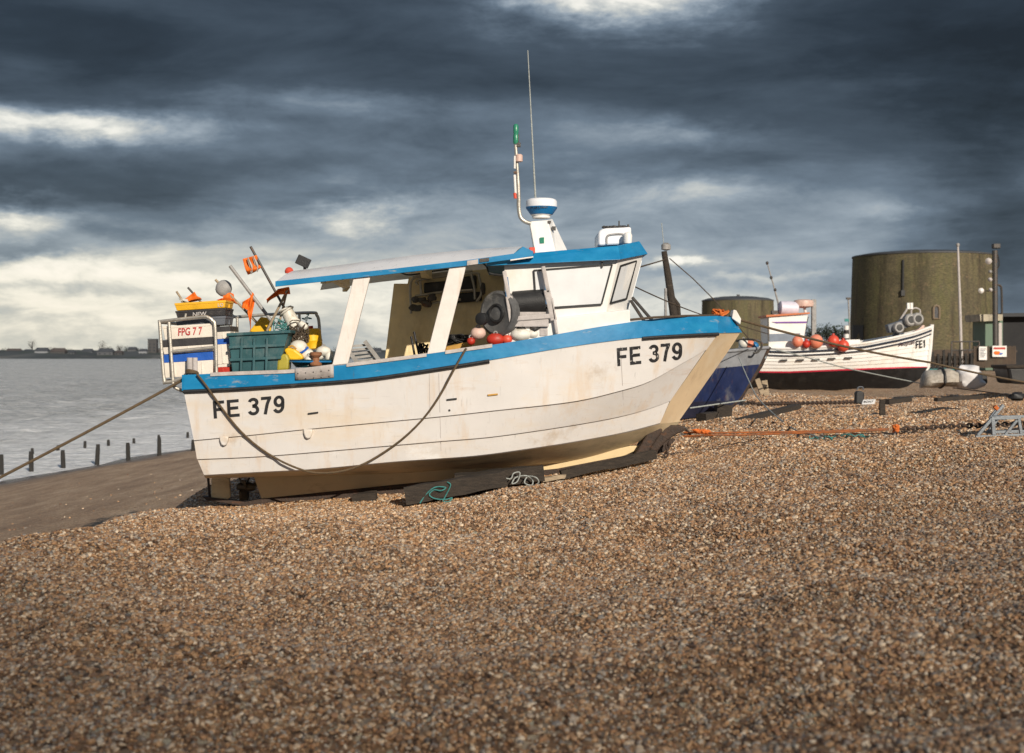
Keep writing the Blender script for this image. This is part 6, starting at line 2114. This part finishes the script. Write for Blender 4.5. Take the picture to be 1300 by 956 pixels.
def build_world():
    w = bpy.data.worlds.new('World')
    SC.world = w
    w.use_nodes = True
    nt = w.node_tree
    nt.nodes.clear()
    L = nt.links.new
    out = nd(nt, 'ShaderNodeOutputWorld')
    sky = nd(nt, 'ShaderNodeTexSky')
    sky.sky_type = 'NISHITA'
    sky.sun_disc = False
    sky.sun_elevation = SUN_EL
    sky.sun_rotation = SUN_AZ
    bg1 = nd(nt, 'ShaderNodeBackground', i_Strength=0.09)
    L(sky.outputs[0], bg1.inputs[0])
    tc = nd(nt, 'ShaderNodeTexCoord')
    sx = nd(nt, 'ShaderNodeSeparateXYZ')
    L(tc.outputs['Generated'], sx.inputs[0])

    def mth(op, a, b=None, c=None):
        n = nd(nt, 'ShaderNodeMath', operation=op)
        for i, v in enumerate((a, b, c)):
            if v is None:
                continue
            if isinstance(v, (int, float)):
                n.inputs[i].default_value = v
            else:
                L(v, n.inputs[i])
        return n.outputs[0]
    az = mth('ARCTAN2', sx.outputs[0], sx.outputs[1])
    el = mth('ARCSINE', sx.outputs[2])

    def nz(sa, se, scale, detail, rough, off, dist=0.0):
        cb = nd(nt, 'ShaderNodeCombineXYZ')
        L(mth('MULTIPLY', az, sa), cb.inputs[0])
        L(mth('MULTIPLY', el, se), cb.inputs[1])
        cb.inputs[2].default_value = off
        n = nd(nt, 'ShaderNodeTexNoise', i_Scale=scale, i_Detail=detail, i_Roughness=rough, i_Distortion=dist)
        L(cb.outputs[0], n.inputs['Vector'])
        return mth('SUBTRACT', n.outputs['Fac'], 0.5)
    w1 = nz(6, 18, 1.0, 6, 0.6, 1.3)
    w2 = nz(6, 18, 1.0, 6, 0.6, 7.9)
    w3 = nz(24, 48, 1.0, 6, 0.65, 5.2)
    w4 = nz(24, 48, 1.0, 6, 0.65, 9.4)
    azw = mth('MULTIPLY_ADD', w3, 0.05, mth('MULTIPLY_ADD', w1, 0.13, az))
    elw = mth('MULTIPLY_ADD', w4, 0.016, mth('MULTIPLY_ADD', w2, 0.040, el))
    streak = nz(4.5, 21, 1.0, 8, 0.56, 3.7, 0.35)
    puff = nz(13, 36, 1.0, 10, 0.62, 11.2, 0.3)
    tex = mth('MULTIPLY_ADD', puff, 2.6, 1.0)
    # base brightness by height above the horizon
    base = ramp(nt, mth('MULTIPLY', elw, 2.0), [(0.0, .55), (0.05, .55), (0.13, .51), (0.22, .44), (0.32, .36), (0.42, .25), (0.55, .24), (0.75, .40), (1.0, .46)])
    acc = base
    acc = mth('MULTIPLY_ADD', streak, 0.55, acc)
    acc = mth('MULTIPLY_ADD', puff, 0.26, acc)
    blobs = [  # px, py, rx, ry, amount
        (60, 400, 330, 75, 0.27), (330, 370, 260, 50, 0.17), (560, 400, 170, 50, .15), (100, 160, 130, 17, 0.55), (10, 275, 70, 16, 0.42), (40, 345, 130, 22, 0.20),
        (460, 280, 70, 15, 0.40), (410, 130, 190, 22, 0.14), (800, -2, 130, 30, 0.85), (892, 328, 34, 6, 0.50), (960, 352, 80, 5, .15),
        (640, 270, 260, 60, 0.08), (860, 170, 70, 14, 0.12), (870, 245, 90, 10, 0.13), (850, 390, 120, 30, 0.22), (1120, 265, 60, 8, 0.08), (1010, 390, 120, 40, 0.08),
        (250, 345, 90, 9, -.16), (90, 372, 120, 7, -.13), (380, 332, 100, 8, -.12), (200, 300, 120, 10, -.12), (300, 395, 150, 8, -.08), (150, 60, 330, 70, -0.14), (1180, 70, 260, 110, -0.20), (1290, 260, 110, 180, -0.20), (60, 225, 200, 28, -0.20), (30, 320, 110, 11, -0.22), (330, 210, 160, 20, -0.08),
        (600, 100, 200, 40, -0.06), (1230, 330, 130, 50, -0.10), (900, 205, 170, 16, -.07), (520, 60, 120, 40, -.05)]
    for px, py, rx, ry, amt in blobs:
        a0 = math.atan((px - CX) / F)
        e0 = math.atan((HY - py) / F * math.cos(a0))
        u = mth('MULTIPLY_ADD', azw, F / rx, -a0 * F / rx)
        v = mth('MULTIPLY_ADD', elw, F / ry, -e0 * F / ry)
        r2 = mth('ADD', mth('MULTIPLY', u, u), mth('MULTIPLY', v, v))
        g = mth('POWER', 2.71828, mth('MULTIPLY', r2, -1.0))
        acc = mth('MULTIPLY_ADD', mth('MULTIPLY', g, tex), amt, acc)
    cloud_shade = ramp(nt, acc, [(0.0, (.010, .014, .020, 1)), (0.12, (.022, .032, .046, 1)), (0.27, (.060, .083, .113, 1)), (0.42, (.148, .195, .252, 1)),
                           (0.56, (.32, .38, .44, 1)), (0.72, (.60, .62, .60, 1)), (0.86, (.88, .87, .80, 1)), (1.0, (1.0, .97, .90, 1))])
    # warm light low in the west (left)
    a0 = math.atan((40 - CX) / F)
    u = mth('MULTIPLY_ADD', az, 2.9, -a0 * 2.9)
    v = mth('MULTIPLY', el, 11.0)
    g = mth('POWER', 2.71828, mth('MULTIPLY', mth('ADD', mth('MULTIPLY', u, u), mth('MULTIPLY', v, v)), -1.0))
    mu = nt.nodes.new('ShaderNodeMix')
    mu.data_type = 'RGBA'
    mu.blend_type = 'MULTIPLY'
    L(g, mu.inputs[0])
    L(cloud_shade, mu.inputs[6])
    mu.inputs[7].default_value = (1.03, 0.98, 0.89, 1)
    bg2 = nd(nt, 'ShaderNodeBackground', i_Strength=1.0)
    L(mu.outputs[2], bg2.inputs[0])
    cov = ramp(nt, mth('MULTIPLY', el, 1.0), [(0.0, .97), (0.35, .95), (0.75, .55), (1.0, .45)])
    mx = nd(nt, 'ShaderNodeMixShader')
    L(cov, mx.inputs[0])
    L(bg1.outputs[0], mx.inputs[1])
    L(bg2.outputs[0], mx.inputs[2])
    L(mx.outputs[0], out.inputs['Surface'])
    w.cycles.sampling_method = 'MANUAL'
    w.cycles.sample_map_resolution = 512


build_world()
sun = bpy.data.lights.new('Sun', 'SUN')
sun.energy = 4.7
sun.angle = R(0.5)
sun.color = (1.0, 0.90, 0.76)
so = bpy.data.objects.new('Sun', sun)
d = Vector((math.sin(SUN_AZ) * math.cos(SUN_EL), math.cos(SUN_AZ) * math.cos(SUN_EL), math.sin(SUN_EL)))
so.rotation_euler = (-d).to_track_quat('-Z', 'Y').to_euler()
so.location = d * 40
COL.objects.link(so)
# unseen blockers added behind the viewer to shade the near shingle at either side
def build_shade_blockers():
    cm_ = mat('shade_blocker', (.75, .76, .78), 1.0, var=.05, vs=.1, bump=0)
    off = d * (260 / math.sin(SUN_EL))
    for name, poly in (('cloud_shade', [(.2, -8), (.1, 4), (-.2, 6), (-1.0, 8.2), (-2.1, 10.2), (-3.8, 11.9), (-6.8, 13.0), (-19, 13.4), (-19, -8)]),
                       ('cloud_shade', [(.6, -8), (.7, 4), (1.1, 6), (2.1, 8.6), (3.4, 10.8), (5.2, 12.6), (8.5, 14), (20, 14.6), (20, -8)])):
        rim = []
        n_ = len(poly)
        for i in range(n_):
            a, b = Vector((*poly[i], .3)), Vector((*poly[(i + 1) % n_], .3))
            m_ = max(2, int((b - a).length / .35))
            for k in range(m_):
                p = a.lerp(b, k / m_)
                rim.append(p + Vector((noise.noise(p * .7), noise.noise(p * .7 + Vector((9, 2, 0))), 0)) * .9)
        cen = sum(rim, Vector((0, 0, 0))) / len(rim)
        rows = []
        for s_, q in ((-6, .0), (-4, .6), (0, 1), (12, 1), (18, .6), (20, .0)):
            rows.append([cen + (p - cen) * q + off + d * (s_ + (1.2 * noise.noise(p * .6 + Vector((0, 0, s_))) if q else 0)) for p in rim])
        o = MB().grid(rows, True).build(name, cm_, None, smooth=60, origin=cen + off)
        tag(o, kind='structure')


build_shade_blockers()
cam = bpy.data.cameras.new('Camera')
cam.lens = 50
cam.sensor_width = 36
cam.sensor_fit = 'HORIZONTAL'
cam.lens = 36 * F / 1300
cam.shift_y = -(478 - HY) / 1300
cam.clip_start = 0.1
cam.clip_end = 8000
cam.dof.use_dof = True
cam.dof.focus_distance = 16.8
cam.dof.aperture_fstop = 2.8
co = bpy.data.objects.new('Camera', cam)
co.location = (0, 0, CZ)
co.rotation_euler = (R(90), 0, 0)
COL.objects.link(co)
SC.camera = co
SC.view_settings.view_transform = 'Standard'
SC.view_settings.look = 'None'
SC.view_settings.exposure = 0.0
SC.view_settings.gamma = 1.0
SC.cycles.use_denoising = True
SC.cycles.max_bounces = 6
